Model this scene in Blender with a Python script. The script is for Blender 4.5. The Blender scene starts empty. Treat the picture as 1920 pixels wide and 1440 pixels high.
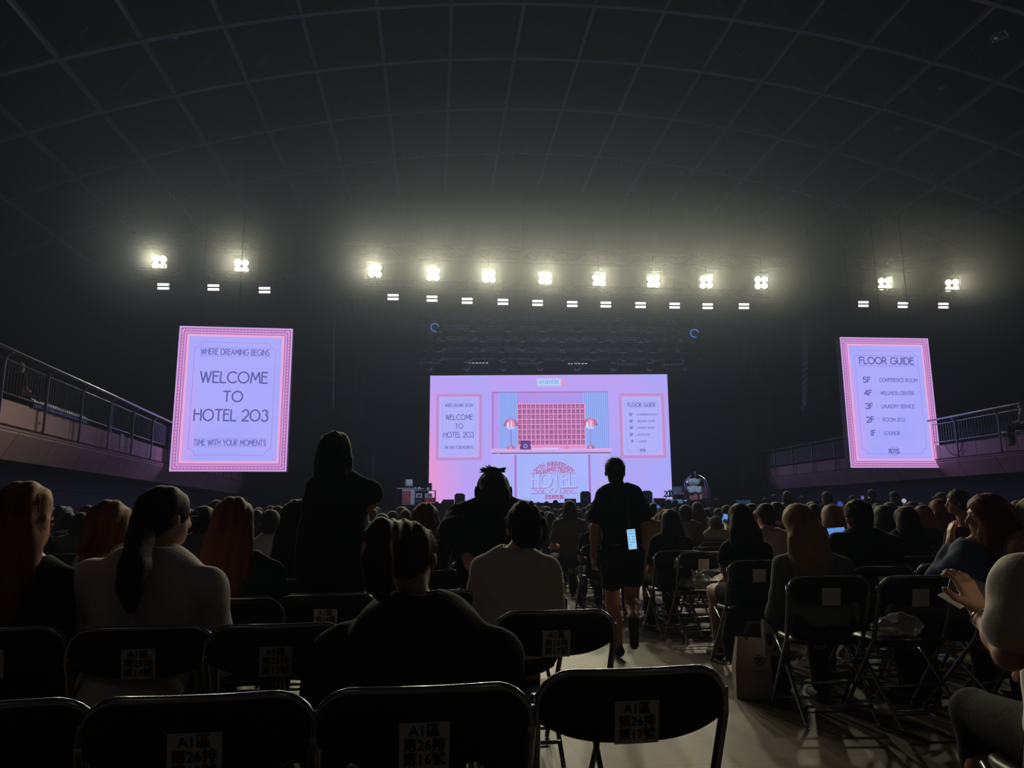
import bpy, math, random
import numpy as np
from mathutils import Matrix, Vector

SC = bpy.context.scene
COL = SC.collection
random.seed(11)
RNG = np.random.RandomState(5)
PI = math.pi

# ------------------------------------------------------------------ camera
FPX, CX, CY = 1387.0, 960.0, 720.0
CAM_Z, PITCH, ROLL = 1.18, math.radians(9.9), -0.006
CAM_M = Matrix.Translation((0, 0, CAM_Z)) @ Matrix.Rotation(PI / 2 + PITCH, 4, 'X') @ Matrix.Rotation(ROLL, 4, 'Z')
cam_data = bpy.data.cameras.new('camera')
cam_data.sensor_width = 36.0
cam_data.lens = 36.0 * FPX / 1920.0
cam_data.clip_end = 300
cam = bpy.data.objects.new('camera', cam_data)
COL.objects.link(cam)
cam.matrix_world = CAM_M
SC.camera = cam

# ------------------------------------------------------------------ colour management, world, haze
vs = SC.view_settings
vs.view_transform = 'Standard'; vs.look = 'None'; vs.gamma = 1.0; vs.exposure = 0.0; vs.use_curve_mapping = False
SC.cycles.max_bounces = 5
SC.cycles.diffuse_bounces = 3
SC.cycles.glossy_bounces = 3
SC.cycles.transmission_bounces = 4
SC.cycles.transparent_max_bounces = 8
SC.cycles.volume_bounces = 0
SC.cycles.sample_clamp_indirect = 2.0
SC.cycles.use_denoising = True
SC.cycles.use_light_tree = True
SC.cycles.caustics_reflective = False
SC.cycles.caustics_refractive = False

HAZE = 0.0012            # scattering per metre of the stage haze that fills the hall
BLINDER_W = 2000.0        # watts of each stage blinder
STRIP_E = 3.0
world = bpy.data.worlds.new('world')
SC.world = world
world.use_nodes = True
wn = world.node_tree.nodes; wl = world.node_tree.links
wn['Background'].inputs[0].default_value = (0, 0, 0, 1)
wn['Background'].inputs[1].default_value = 0
wv = wn.new('ShaderNodeVolumeScatter')
wv.inputs['Color'].default_value = (.5, .66, 1, 1)
wv.inputs['Density'].default_value = HAZE
wv.inputs['Anisotropy'].default_value = 0.6
wl.new(wv.outputs[0], wn['World Output'].inputs['Volume'])

# unseen area lights added behind the camera as a weak fill on the audience
for hx in (-7.0, 9.0):
    ld = bpy.data.lights.new('rear_fill_light', 'AREA'); ld.shape = 'RECTANGLE'; ld.size = 5; ld.size_y = 2
    ld.energy = 7; ld.color = (1.0, 0.9, 0.86)
    lo = bpy.data.objects.new('rear_fill_light', ld); COL.objects.link(lo)
    lo.location = (hx, -8, 12); lo.rotation_euler = (math.radians(28), 0, 0)


def ray(px, py):
    v = Vector(((px - CX) / FPX, -(py - CY) / FPX, -1.0))
    return (CAM_M.to_3x3() @ v)

def PY(px, py, y):
    v = ray(px, py); return Vector((0, 0, CAM_Z)) + v * (y / v.y)

def PZ(px, py, z):
    v = ray(px, py); return Vector((0, 0, CAM_Z)) + v * ((z - CAM_Z) / v.z)

PHI = math.radians(8.6)                                  # the seating rows
AX = Vector((-math.sin(PHI), math.cos(PHI), 0)); RX = Vector((math.cos(PHI), math.sin(PHI), 0))
PHH = math.radians(6.0)                                  # the hall
HA = Vector((-math.sin(PHH), math.cos(PHH), 0)); HR = Vector((math.cos(PHH), math.sin(PHH), 0))
UP = Vector((0, 0, 1))
def H(s, t, z=0.0):
    return HR * s + HA * t + UP * z

# ------------------------------------------------------------------ materials
def lin(c):
    out = []
    for v in c[:3]:
        v = v / 255.0
        out.append(v / 12.92 if v <= 0.04045 else ((v + 0.055) / 1.055) ** 2.4)
    return (out[0], out[1], out[2], 1.0)

_M = {}
def mat(name, rgb, rough=0.7, metal=0.0, noise=0.0, nscale=20.0, spec=0.5, bump=0.0, sheen=0.0, alpha=1.0, trans=0.0):
    if name in _M: return _M[name]
    m = bpy.data.materials.new(name); m.use_nodes = True
    nt = m.node_tree; b = nt.nodes['Principled BSDF']
    c = lin(rgb)
    b.inputs['Roughness'].default_value = rough
    b.inputs['Metallic'].default_value = metal
    b.inputs['Specular IOR Level'].default_value = spec
    if sheen: b.inputs['Sheen Weight'].default_value = sheen
    if trans: b.inputs['Transmission Weight'].default_value = trans
    b.inputs['Alpha'].default_value = alpha
    tc = nt.nodes.new('ShaderNodeTexCoord'); n = nt.nodes.new('ShaderNodeTexNoise')
    n.inputs['Scale'].default_value = nscale; n.inputs['Detail'].default_value = 4
    nt.links.new(tc.outputs['Object'], n.inputs['Vector'])
    r = nt.nodes.new('ShaderNodeMix'); r.data_type = 'RGBA'
    k = noise
    r.inputs[6].default_value = (c[0] * (1 - k), c[1] * (1 - k), c[2] * (1 - k), 1)
    r.inputs[7].default_value = (min(1, c[0] * (1 + k)), min(1, c[1] * (1 + k)), min(1, c[2] * (1 + k)), 1)
    nt.links.new(n.outputs['Fac'], r.inputs[0]); nt.links.new(r.outputs[2], b.inputs['Base Color'])
    if bump:
        bp = nt.nodes.new('ShaderNodeBump'); bp.inputs['Strength'].default_value = bump; bp.inputs['Distance'].default_value = 0.01
        nt.links.new(n.outputs['Fac'], bp.inputs['Height']); nt.links.new(bp.outputs[0], b.inputs['Normal'])
    _M[name] = m
    return m

def emit(name, rgb, strength=1.0, sample=False):
    """a surface that gives off light: screen pixels, lamp cells"""
    if name in _M: return _M[name]
    m = bpy.data.materials.new(name); m.use_nodes = True
    nt = m.node_tree; nt.nodes.clear()
    e = nt.nodes.new('ShaderNodeEmission'); o = nt.nodes.new('ShaderNodeOutputMaterial')
    e.inputs[0].default_value = lin(rgb); e.inputs[1].default_value = strength
    nt.links.new(e.outputs[0], o.inputs[0])
    m.cycles.emission_sampling = 'AUTO' if sample else 'NONE'
    _M[name] = m
    return m

# ------------------------------------------------------------------ object helpers
def tag(o, label=None, cat=None, group=None, kind=None):
    if label: o['label'] = label
    if cat: o['category'] = cat
    if group: o['group'] = group
    if kind: o['kind'] = kind
    return o

def empty(name, loc=(0, 0, 0), rz=0.0, label=None, cat=None, group=None, parent=None):
    o = bpy.data.objects.new(name, None); o.empty_display_size = 0.1
    COL.objects.link(o); o.location = loc; o.rotation_euler = (0, 0, rz)
    if parent: o.parent = parent
    return tag(o, label, cat, group)

class MB:
    """collects shapes and links them as ONE mesh object"""
    def __init__(s):
        s.v = []; s.f = []; s.n = 0; s.mi = []; s.cur = 0
    def add(s, vs, fs):
        b = s.n
        s.v.extend([tuple(p) for p in vs]); s.n += len(vs)
        for f in fs:
            s.f.append(tuple(i + b for i in f)); s.mi.append(s.cur)
        return s
    def box(s, c, sz, R=None):
        c = Vector(c); hx, hy, hz = sz[0] / 2, sz[1] / 2, sz[2] / 2
        vs = [Vector((x, y, z)) for x in (-hx, hx) for y in (-hy, hy) for z in (-hz, hz)]
        if R is not None: vs = [R @ v for v in vs]
        return s.add([v + c for v in vs], [(0, 1, 3, 2), (4, 6, 7, 5), (0, 4, 5, 1), (2, 3, 7, 6), (0, 2, 6, 4), (1, 5, 7, 3)])
    def bbox(s, c, sz, b=0.01, R=None):
        """box with chamfered vertical and top edges"""
        c = Vector(c); hx, hy, hz = sz[0] / 2, sz[1] / 2, sz[2] / 2
        def ring(x, y, z, k): return [(-x + k, -y, z), (x - k, -y, z), (x, -y + k, z), (x, y - k, z), (x - k, y, z), (-x + k, y, z), (-x, y - k, z), (-x, -y + k, z)]
        vs = ring(hx - b, hy - b, -hz, b) + ring(hx, hy, -hz + b, b) + ring(hx, hy, hz - b, b) + ring(hx - b, hy - b, hz, b)
        vs = [Vector(v) for v in vs]
        if R is not None: vs = [R @ v for v in vs]
        fs = [tuple(range(7, -1, -1)), tuple(range(24, 32))]
        for k in range(3):
            for i in range(8):
                fs.append((k * 8 + i, k * 8 + (i + 1) % 8, k * 8 + 8 + (i + 1) % 8, k * 8 + 8 + i))
        return s.add([v + c for v in vs], fs)
    def tube(s, pts, r, n=8, closed=False, cap=True):
        pts = [Vector(p) for p in pts]; m = len(pts)
        rs = r if isinstance(r, (list, tuple)) else [r] * m
        vs = []; prev = None
        for i, p in enumerate(pts):
            a = pts[i - 1] if (i > 0 or closed) else p
            b = pts[(i + 1) % m] if (i < m - 1 or closed) else p
            t = (b - a)
            if t.length < 1e-9: t = Vector((0, 0, 1))
            t.normalize()
            if prev is None:
                ref = Vector((0, 0, 1)) if abs(t.z) < 0.9 else Vector((1, 0, 0))
                u = t.cross(ref).normalized()
            else:
                u = (prev - t * prev.dot(t))
                u = u.normalized() if u.length > 1e-6 else t.orthogonal().normalized()
            prev = u; w = t.cross(u)
            for k in range(n):
                an = 2 * PI * k / n
                vs.append(p + (u * math.cos(an) + w * math.sin(an)) * rs[i])
        fs = []
        for i in range(m if closed else m - 1):
            j = (i + 1) % m
            for k in range(n):
                fs.append((i * n + k, i * n + (k + 1) % n, j * n + (k + 1) % n, j * n + k))
        if cap and not closed and n > 2:
            fs.append(tuple(range(n - 1, -1, -1))); fs.append(tuple((m - 1) * n + k for k in range(n)))
        return s.add(vs, fs)
    def lathe(s, prof, c=(0, 0, 0), n=20, R=None):
        c = Vector(c); vs = []
        for (r, z) in prof:
            for k in range(n):
                v = Vector((r * math.cos(2 * PI * k / n), r * math.sin(2 * PI * k / n), z))
                vs.append((R @ v if R is not None else v) + c)
        fs = []
        for i in range(len(prof) - 1):
            for k in range(n):
                fs.append((i * n + k, i * n + (k + 1) % n, (i + 1) * n + (k + 1) % n, (i + 1) * n + k))
        fs.append(tuple(range(n - 1, -1, -1))); fs.append(tuple((len(prof) - 1) * n + k for k in range(n)))
        return s.add(vs, fs)
    def mesh(s, name, mats, smooth=False):
        me = bpy.data.meshes.new(name)
        me.from_pydata(s.v, [], s.f)
        for m in (mats if isinstance(mats, (list, tuple)) else [mats]): me.materials.append(m)
        if len(me.materials) > 1: me.polygons.foreach_set('material_index', s.mi)
        if smooth: me.polygons.foreach_set('use_smooth', [True] * len(me.polygons))
        me.update()
        return me
    def build(s, name, mats, parent=None, smooth=False, **kw):
        o = bpy.data.objects.new(name, s.mesh(name, mats, smooth))
        COL.objects.link(o)
        if parent: o.parent = parent
        return tag(o, kw.get('label'), kw.get('cat'), kw.get('group'), kw.get('kind'))

def copy_tree(o, parent=None):
    c = o.copy(); COL.objects.link(c); c.parent = parent
    for ch in list(o.children): copy_tree(ch, c)
    return c

def link_mesh(name, me, parent=None, **kw):
    o = bpy.data.objects.new(name, me); COL.objects.link(o)
    if parent: o.parent = parent
    return tag(o, kw.get('label'), kw.get('cat'), kw.get('group'), kw.get('kind'))

# ================================================================== SETTING
black_wall = mat('black_wall', (30, 31, 40), 0.95, noise=0.15, nscale=0.6)

def brick_mat(name, rgb, line, w, h, off=0.5):
    m = mat(name, rgb, 0.85, noise=0.12, nscale=1.5)
    nt = m.node_tree; b = nt.nodes['Principled BSDF']
    uv = nt.nodes.new('ShaderNodeUVMap')
    br = nt.nodes.new('ShaderNodeTexBrick'); br.offset = off
    br.inputs['Scale'].default_value = 1.0; br.inputs['Brick Width'].default_value = w; br.inputs['Row Height'].default_value = h
    br.inputs['Mortar Size'].default_value = 0.012
    c = lin(rgb); br.inputs['Color1'].default_value = c; br.inputs['Color2'].default_value = (c[0] * .85, c[1] * .85, c[2] * .85, 1); br.inputs['Mortar'].default_value = lin(line)
    nt.links.new(uv.outputs[0], br.inputs['Vector']); nt.links.new(br.outputs[0], b.inputs['Base Color'])
    return m

def uv_quad(mb_obj, uvs):
    me = mb_obj.data; l = me.uv_layers.new(name='UVMap')
    for i, loop in enumerate(me.loops): l.data[i].uv = uvs[loop.vertex_index]

# floor: worn grey-brown concrete boards with scuffs and paler seams
def floor_material():
    m = mat('hall_floor', (112, 98, 80), 0.55, noise=0.3, nscale=1.4, bump=0.15)
    nt = m.node_tree; b = nt.nodes['Principled BSDF']
    tc = nt.nodes.new('ShaderNodeTexCoord'); mp = nt.nodes.new('ShaderNodeMapping')
    mp.inputs['Rotation'].default_value = (0, 0, -PHI)
    br = nt.nodes.new('ShaderNodeTexBrick'); br.inputs['Scale'].default_value = 1.0
    br.inputs['Brick Width'].default_value = 1.8; br.inputs['Row Height'].default_value = 0.9; br.inputs['Mortar Size'].default_value = 0.006
    br.inputs['Color1'].default_value = (1, 1, 1, 1); br.inputs['Color2'].default_value = (0.78, 0.78, 0.8, 1); br.inputs['Mortar'].default_value = (0.45, 0.45, 0.45, 1)
    n2 = nt.nodes.new('ShaderNodeTexNoise'); n2.inputs['Scale'].default_value = 2.3; n2.inputs['Detail'].default_value = 8; n2.inputs['Distortion'].default_value = 1.2
    rp = nt.nodes.new('ShaderNodeValToRGB'); rp.color_ramp.elements[0].position = 0.35; rp.color_ramp.elements[1].position = 0.7
    rp.color_ramp.elements[0].color = (0.5, 0.49, 0.5, 1); rp.color_ramp.elements[1].color = (1, 1, 1, 1)
    mx = nt.nodes.new('ShaderNodeMix'); mx.data_type = 'RGBA'; mx.blend_type = 'MULTIPLY'; mx.inputs[0].default_value = 1
    mx2 = nt.nodes.new('ShaderNodeMix'); mx2.data_type = 'RGBA'; mx2.blend_type = 'MULTIPLY'; mx2.inputs[0].default_value = 1
    old = b.inputs['Base Color'].links[0].from_socket
    nt.links.new(tc.outputs['Object'], mp.inputs[0]); nt.links.new(mp.outputs[0], br.inputs['Vector']); nt.links.new(tc.outputs['Object'], n2.inputs['Vector'])
    nt.links.new(n2.outputs['Fac'], rp.inputs[0]); nt.links.new(old, mx.inputs[6]); nt.links.new(rp.outputs[0], mx.inputs[7])
    nt.links.new(mx.outputs[2], mx2.inputs[6]); nt.links.new(br.outputs[0], mx2.inputs[7]); nt.links.new(mx2.outputs[2], b.inputs['Base Color'])
    return m

def quad(name, ps, m, **kw):
    return MB().add(ps, [(0, 1, 2, 3)]).build(name, m, **kw)

SL, SR_, T0, T1 = -20.0, 28.0, -12.0, 54.0
quad('floor', [H(SL, T0), H(SR_, T0), H(SR_, T1), H(SL, T1)], floor_material(), kind='structure')
quad('wall_back', [H(SL, T1 - 2, -.1), H(SR_, T1 - 2, -.1), H(SR_, T1 - 2, 22), H(SL, T1 - 2, 22)], black_wall, kind='structure')
quad('wall_front', [H(SL, T0, -.1), H(SL, T0, 22), H(SR_, T0, 22), H(SR_, T0, -.1)], black_wall, kind='structure')
quad('wall_left', [H(SL + 1, T0, -.1), H(SL + 1, T1, -.1), H(SL + 1, T1, 22), H(SL + 1, T0, 22)], black_wall, kind='structure')
quad('wall_right', [H(SR_ - 1, T0, -.1), H(SR_ - 1, T0, 22), H(SR_ - 1, T1, 22), H(SR_ - 1, T1, -.1)], black_wall, kind='structure')

# vaulted ceiling: shell, ribs across, purlins along, diagonal web members
VS0, VR, VZ = 5.8, 50.0, 18.4
def vz(s): return VZ - (s - VS0) ** 2 / (2 * VR)
def deck_z(p): return vz(Vector(p).dot(HR)) + 1.5        # underside of the roof deck above a point
ceil_m = mat('ceiling_deck', (14, 14, 19), 0.95, noise=0.2, nscale=0.4)
rib_m = mat('ceiling_steel', (120, 118, 150), 0.7, noise=0.1, nscale=1.0)
ss = np.linspace(SL, SR_, 25)
mb = MB(); vs_ = []
for s in ss: vs_ += [H(s, T0, vz(s) + 1.5), H(s, T1, vz(s) + 1.5)]
mb.add(vs_, [(2 * i, 2 * i + 1, 2 * i + 3, 2 * i + 2) for i in range(24)])
mb.build('ceiling', ceil_m, kind='structure')
arcs_t = [-8, -4.5, -1, 2.8, 6.5, 10, 13.3, 16.4, 19.3, 22.35, 25.45, 29.0, 33.0]
lines_s = [0.4 + 2.45 * k for k in range(-8, 12)]
trim_i = 0
for t in arcs_t:
    mb = MB()
    for i in range(len(ss) - 1):
        a, b = ss[i], ss[i + 1]
        for (o, w, h) in ((0, .17, .2),):
            pa, pb = H(a, t, vz(a) + o), H(b, t, vz(b) + o)
            d = HA * (w / 2); u = UP * (h / 2)
            mb.add([pa - d - u, pa + d - u, pa + d + u, pa - d + u, pb - d - u, pb + d - u, pb + d + u, pb - d + u],
                   [(0, 1, 5, 4), (1, 2, 6, 5), (2, 3, 7, 6), (3, 0, 4, 7)])
    for k, s in enumerate(lines_s):
        if SL < s < SR_ - 2.5:
            e = s + 1.22 * (1 if k % 2 else -1)
            if t < 20 or t > 30: continue
            mb.tube([H(s, t, vz(s)), H(s + 1.22, t, vz(s + 1.22) + 1.3)], .025, 4)
            mb.tube([H(s + 1.22, t, vz(s + 1.22) + 1.3), H(s + 2.45, t, vz(s + 2.45))], .025, 4)
    trim_i += 1
    mb.build('trim_%d' % trim_i, rib_m, kind='structure')
for s in lines_s:
    if not (SL + 1 < s < SR_ - 1): continue
    mb = MB()
    mb.box(H(s, (T0 + 37) / 2, vz(s)), (.12, 37 - T0, .16), Matrix.Rotation(PHH, 3, 'Z'))
    trim_i += 1
    mb.build('trim_%d' % trim_i, rib_m, kind='structure')

# ------------------------------------------------------------------ balconies
panel_m = brick_mat('parapet_panels', (222, 186, 190), (70, 54, 60), 1.75, 0.62)
steel_m = mat('brushed_steel', (150, 148, 160), 0.35, 0.9)
navy_m = mat('navy_stand', (24, 30, 78), 0.7, noise=0.15, nscale=0.8)

def balcony(A, B, inward, z0, lab, rlab, cut_sheet=None, depth=5.0):
    """A, B: floor-plan ends of the parapet face; inward: unit vector away from the hall"""
    A = Vector((A.x, A.y, 0)); B = Vector((B.x, B.y, 0)); d = (B - A); L = d.length; d.normalize()
    root = empty('balcony', (A.x, A.y, z0), 0, lab, 'balcony')
    def W(s, o, z): return d * s + inward * o + UP * z
    # parapet: lower band leans back, step, then upper band
    mb = MB(); hgt = [(0.28, 0.0), (0.0, 0.50), (0.0, 0.62), (0.06, 0.64), (0.06, 1.12)]
    pts = []; uvs = []; vacc = 0
    for i, (o, z) in enumerate(hgt):
        if i: vacc += math.hypot(o - hgt[i - 1][0], z - hgt[i - 1][1])
        for s in (0, L): pts.append(W(s, o, z)); uvs.append((s, vacc))
    mb.add(pts, [(2 * i, 2 * i + 1, 2 * i + 3, 2 * i + 2) for i in range(4)])
    b = len(pts)
    mb.add([W(0, .06, 1.12), W(L, .06, 1.12), W(L, .26, 1.12), W(0, .26, 1.12), W(0, depth, 1.12 - .45), W(L, depth, 1.12 - .45)], [(0, 1, 2, 3), (3, 2, 5, 4)])
    uvs += [(0, 0.3)] * 6
    pr = mb.build('parapet', panel_m, root); uv_quad(pr, uvs)
    sl = MB(); sl.add([W(0, .28, 0), W(L, .28, 0), W(L, depth, -.3), W(0, depth, -.3), W(0, .28, .5), W(L, .28, .5), W(L, depth, .5), W(0, depth, .5)],
                      [(0, 3, 2, 1), (4, 5, 6, 7), (0, 1, 5, 4), (1, 2, 6, 5), (2, 3, 7, 6), (3, 0, 4, 7)])
    sl.build('slab', black_wall, root)
    lg = MB(); lg.box(W(L / 2, -.015, .63), (.03, L, .02), Matrix.Rotation(math.atan2(d.y, d.x) - PI / 2, 3, 'Z')); lg.build('dark_ledge_line', mat('ledge_line_dark', (30, 24, 28), .9), root)  # thin dark strip running along the step of the parapet
    # steps of the stand behind
    st = MB()
    for k in range(4):
        c = W(L / 2, 1.2 + k * 0.95, .95 + k * 0.0)
        st.box(W(L / 2, 1.1 + k * .95, .55 + k * .3), (.95, L, .5 + k * .25), Matrix.Rotation(math.atan2(d.y, d.x) - PI / 2, 3, 'Z'))
    st.build('stepped_floor', navy_m, root)
    # railing
    rr = empty('railing', (A.x, A.y, z0), 0, rlab, 'railing')
    def tb(name, pts, r, n=8, m=steel_m): return MB().tube(pts, r, n).build(name, m, rr, smooth=True)
    tb('handrail', [W(0, -.16, 2.0), W(L, -.16, 2.0)], .033, 10)
    tb('top_rail', [W(0, .0, 1.86), W(L, .0, 1.86)], .016)
    tb('bottom_rail', [W(0, .0, 1.22), W(L, .0, 1.22)], .016)
    n = int(L / 1.95)
    for i in range(n + 1):
        s = .9 + i * 1.95
        if s > L: break
        tb('post', [W(s, .0, .62), W(s, -.03, .70), W(s, -.03, 1.80), W(s, -.06, 1.9), W(s, -.16, 1.98)], .028)
        mb = MB(); k = 0
        while s + .13 * (k + 1) < min(L, s + 1.95) - .05:
            k += 1; q = s + .13 * k
            mb.tube([W(q, 0, 1.22), W(q, 0, 1.86)], .008, 5, cap=False)
        if k: mb.build('baluster_panel', steel_m, rr)
    return W, root

# left: plane through the two measured points
La, Lb = PZ(-260, 820, 2.28), PZ(315, 905, 2.28)
Ldir = (Lb - PZ(0, 857, 2.28)).normalized()
L0 = PZ(0, 857, 2.28)
LA, LB = L0 - Ldir * 9, L0 + Ldir * 27
WL, balL = balcony(LA, LB, Vector((-Ldir.y, Ldir.x, 0)), 2.28, 'pale concrete panelled balcony front on the left side of the hall', 'steel balustrade with handrail on the balcony at the left')
R0, R1 = PZ(1920, 755, 4.28), PZ(1770, 788, 4.28)
Rdir = Vector((HA.x, HA.y, 0))
R0 = Vector((R0.x * .5 + R1.x * .5 + .35, 22.6, 0))
WR, balR = balcony(R0 - Rdir * 14, R0 + Rdir * 20, Vector((Rdir.y, -Rdir.x, 0)), 2.33, 'pale concrete panelled balcony front on the right side of the hall', 'steel balustrade with handrail on the balcony at the right')

# dark blue retracted seating stands below both balconies (horizontal board lines)
def stand_wall(name, A, B, inw, lab):
    d = (B - A); L = d.length; d.normalize()
    root = empty(name, (A.x, A.y, 0), 0, lab, 'retracted seating')
    R = Matrix.Rotation(math.atan2(d.y, d.x) - PI / 2, 3, 'Z')
    mb = MB(); mb.box(d * (L / 2) + inw * 1.4 + UP * 1.15, (.6, L, 2.3), R); mb.build('carcass', navy_m, root)
    for k in range(5):
        MB().box(d * (L / 2) + inw * (1.08 - .02 * 0) + UP * (.22 + k * .45), (.06, L, .38), R).build('board', navy_m, root)
lin_ = Vector((-Ldir.y, Ldir.x, 0)); LA0 = Vector((LA.x, LA.y, 0)); LB0 = Vector((LB.x, LB.y, 0))
stand_wall('retracted_stand', LA0, LB0, lin_, 'dark blue folded seating stand under the left balcony')
rin_ = Vector((Rdir.y, -Rdir.x, 0))
stand_wall('retracted_stand', R0 - Rdir * 14, R0 + Rdir * 20, rin_, 'dark blue folded seating stand under the right balcony')

# small things on the balconies
s_sheet = None
def on_left(px, py, z):            # point of the left parapet face
    v = ray(px, py); n = Vector((-Ldir.y, Ldir.x, 0)); P0 = Vector((L0.x, L0.y, 0))
    t = (P0 - Vector((0, 0, CAM_Z))).dot(n) / v.dot(n)
    return Vector((0, 0, CAM_Z)) + v * t
c = on_left(232, 826, 0); dz = .2
pf = MB()
o_in = -lin_ * -.05
pf.box(c + lin_ * .045, (.006, .30, .36), Matrix.Rotation(math.atan2(Ldir.y, Ldir.x) - PI / 2, 3, 'Z'))
pf.build('paper_notice', mat('paper_white', (226, 228, 238), .8, noise=.03), label='white paper notice taped to the left balcony front', cat='notice')
def cloth_strip(W, root, s0, s1, z, rgb, lab, mname):
    mb = MB(); n = 24; vs = []
    for i in range(n + 1):
        s = s0 + (s1 - s0) * i / n; w = .012 * math.sin(i * 1.7)
        vs += [W(s, .10 + w, 1.30) , W(s, .02 + w, 1.215 + .02 * math.sin(i * .9)), W(s, .03 + w, 1.13)]
    fs = []
    for i in range(n):
        for k in range(2): fs.append((3 * i + k, 3 * i + 3 + k, 3 * i + 4 + k, 3 * i + 1 + k))
    vs = [v + root.location for v in vs]
    mb.add(vs, fs); o = mb.build('cloth_strip', mat(mname, rgb, .6, noise=.2), label=lab, cat='cloth')
    so = o.modifiers.new('s', 'SOLIDIFY'); so.thickness = .02
cloth_strip(WL, balL, 10.2, 13.2, 0, (36, 72, 170), 'blue cloth folded along the foot of the left balcony railing', 'blue_cloth')
cloth_strip(WR, balR, 12.9, 14.7, 0, (30, 110, 130), 'teal cloth folded along the foot of the right balcony railing', 'teal_cloth')
# loop of black cable hanging on the right balcony front
pts = [WR(16.2 + .9 * k / 14, -.03, 1.12 - .42 * math.sin(PI * k / 14) ** .8) + balR.location for k in range(15)]
MB().tube(pts, .012, 6).build('cable', mat('cable_black', (14, 13, 16), .6), label='black cable looped over the right balcony front', cat='cable')
# slanted stair handrails seen behind the balustrades
def stair_rail(W, root, s, lab):
    r = empty('stair_handrail', root.location, 0, lab, 'handrail', 'handrails on the balcony stairs')
    MB().tube([W(s, .9, 2.2), W(s + .1, 1.0, 2.3), W(s + .1, 3.6, 3.1)], .022, 8).build('rail', steel_m, r, smooth=True)
    for o in (.9, 2.2, 3.5): MB().tube([W(s + .1, o + .05, .9 + .3 * (o - .9)), W(s + .1, o + .05, 2.25 + (o - .9) * .31)], .02, 6).build('post', steel_m, r)
stair_rail(WL, balL, 17.6, 'steel handrail on the steps behind the left balcony railing')
stair_rail(WR, balR, 13.0, 'steel handrail on the steps behind the right balcony railing')

# ================================================================== STAGE LIGHTS AND RIGGING
black_metal = mat('black_metal', (30, 30, 34), 0.5, 0.3, noise=.1)
truss_m = mat('truss_aluminium', (120, 122, 130), 0.4, 0.8)
lamp_m = emit('blinder_lamp', (255, 236, 190), 4.0)
strip_m = emit('strip_tube', (255, 224, 244), STRIP_E)
Z_BL = 11.18

def truss(A, B, w, lab, cat='truss', truss_m=None):
    truss_m = truss_m or black_metal
    A, B = Vector(A), Vector(B); d = B - A; L = d.length; d.normalize()
    side = d.cross(UP).normalized()
    root = empty('lighting_truss', A, 0, lab, cat)
    for (i, j) in ((0, 0), (1, 0), (0, 1), (1, 1)):
        o = side * (w * (i - .5)) + UP * (w * j)
        MB().tube([o, o + d * L], .03, 6).build('chord', truss_m, root)
    mb = MB(); n = max(2, int(L / w / 1.2)); st = L / n
    for k in range(n):
        for (i1, j1, i2, j2) in ((0, 0, 0, 1), (1, 0, 1, 1), (0, 0, 1, 0), (0, 1, 1, 1)):
            if k % 2: i1, j1, i2, j2 = i2, j2, i1, j1
            mb.tube([side * (w * (i1 - .5)) + UP * (w * j1) + d * (st * k), side * (w * (i2 - .5)) + UP * (w * j2) + d * (st * (k + 1))], .014, 4, cap=False)
    mb.build('lacing', truss_m, root)
    m = max(2, int(L / 5) + 1)
    for k in range(m):
        q = d * (L * (k + .5) / m) + UP * w
        MB().tube([q, q + UP * (deck_z(A + q) - A.z - w)], .008, 4).build('hoist_chain', black_metal, root)
    return root

def grid4(k): return ((k % 2) - .5, (k // 2) - .5)

def make_blinder():
    root = empty('blinder_light', (0, 0, 0), 0, 'four cell warm white blinder floodlight', 'stage light', 'warm white blinder floodlights on the upper truss')
    h = MB(); h.bbox((0, .12, 0), (.62, .22, .62), .03); h.build('housing', black_metal, root)
    for k in range(4):
        x, z = grid4(k)
        MB().lathe([(.135, 0), (.125, .015), (.03, .03)], (x * .28, .0, z * .28), 18, Matrix.Rotation(PI / 2, 3, 'X')).build('lamp', lamp_m, root)
    y = MB(); y.tube([(-.35, .12, 0), (-.35, .12, .42), (.35, .12, .42), (.35, .12, 0)], .02, 6); y.tube([(0, .12, .42), (0, .12, 1.1)], .025, 6); y.build('yoke', black_metal, root)
    return root

def make_strip():
    root = empty('strip_light', (0, 0, 0), 0, 'two bar pink white strip light', 'stage light', 'pink white strip lights on the lower truss')
    MB().bbox((0, .08, 0), (.50, .12, .34), .02).build('housing', black_metal, root)
    for z in (-.075, .075): MB().bbox((0, .005, z), (.44, .04, .085), .01).build('light_bar', strip_m, root)
    y = MB(); y.tube([(-.28, .1, 0), (-.28, .1, .3), (.28, .1, .3), (.28, .1, 0)], .015, 6); y.tube([(0, .1, .3), (0, .1, .9)], .02, 6); y.build('yoke', black_metal, root)
    return root

BL = [(299, 492), (453, 499), (703, 508), (812, 514), (917, 518), (1022, 522), (1123, 526), (1225, 528), (1324, 529), (1427, 530), (1659, 532), (1785, 535)]
pos_word = ['left of the pair above the welcome screen', 'right of the pair above the welcome screen',
            'first from the left in the row of eight over the stage', 'second from the left in the row of eight over the stage', 'third from the left in the row of eight over the stage',
            'fourth from the left in the row of eight over the stage', 'fifth from the left in the row of eight over the stage', 'sixth from the left in the row of eight over the stage',
            'seventh from the left in the row of eight over the stage', 'last on the right in the row of eight over the stage',
            'left of the pair above the floor guide screen', 'right of the pair above the floor guide screen']
proto = make_blinder()
bl_pts = []
def on_line(pts, i, a, b, z):
    A_, B_ = PZ(pts[a][0], pts[a][1], z), PZ(pts[b][0], pts[b][1], z); v = ray(*pts[i]); w = B_ - A_
    t = (A_.x * w.y - A_.y * w.x) / (v.x * w.y - v.y * w.x); return Vector((0, 0, CAM_Z)) + v * t
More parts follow.
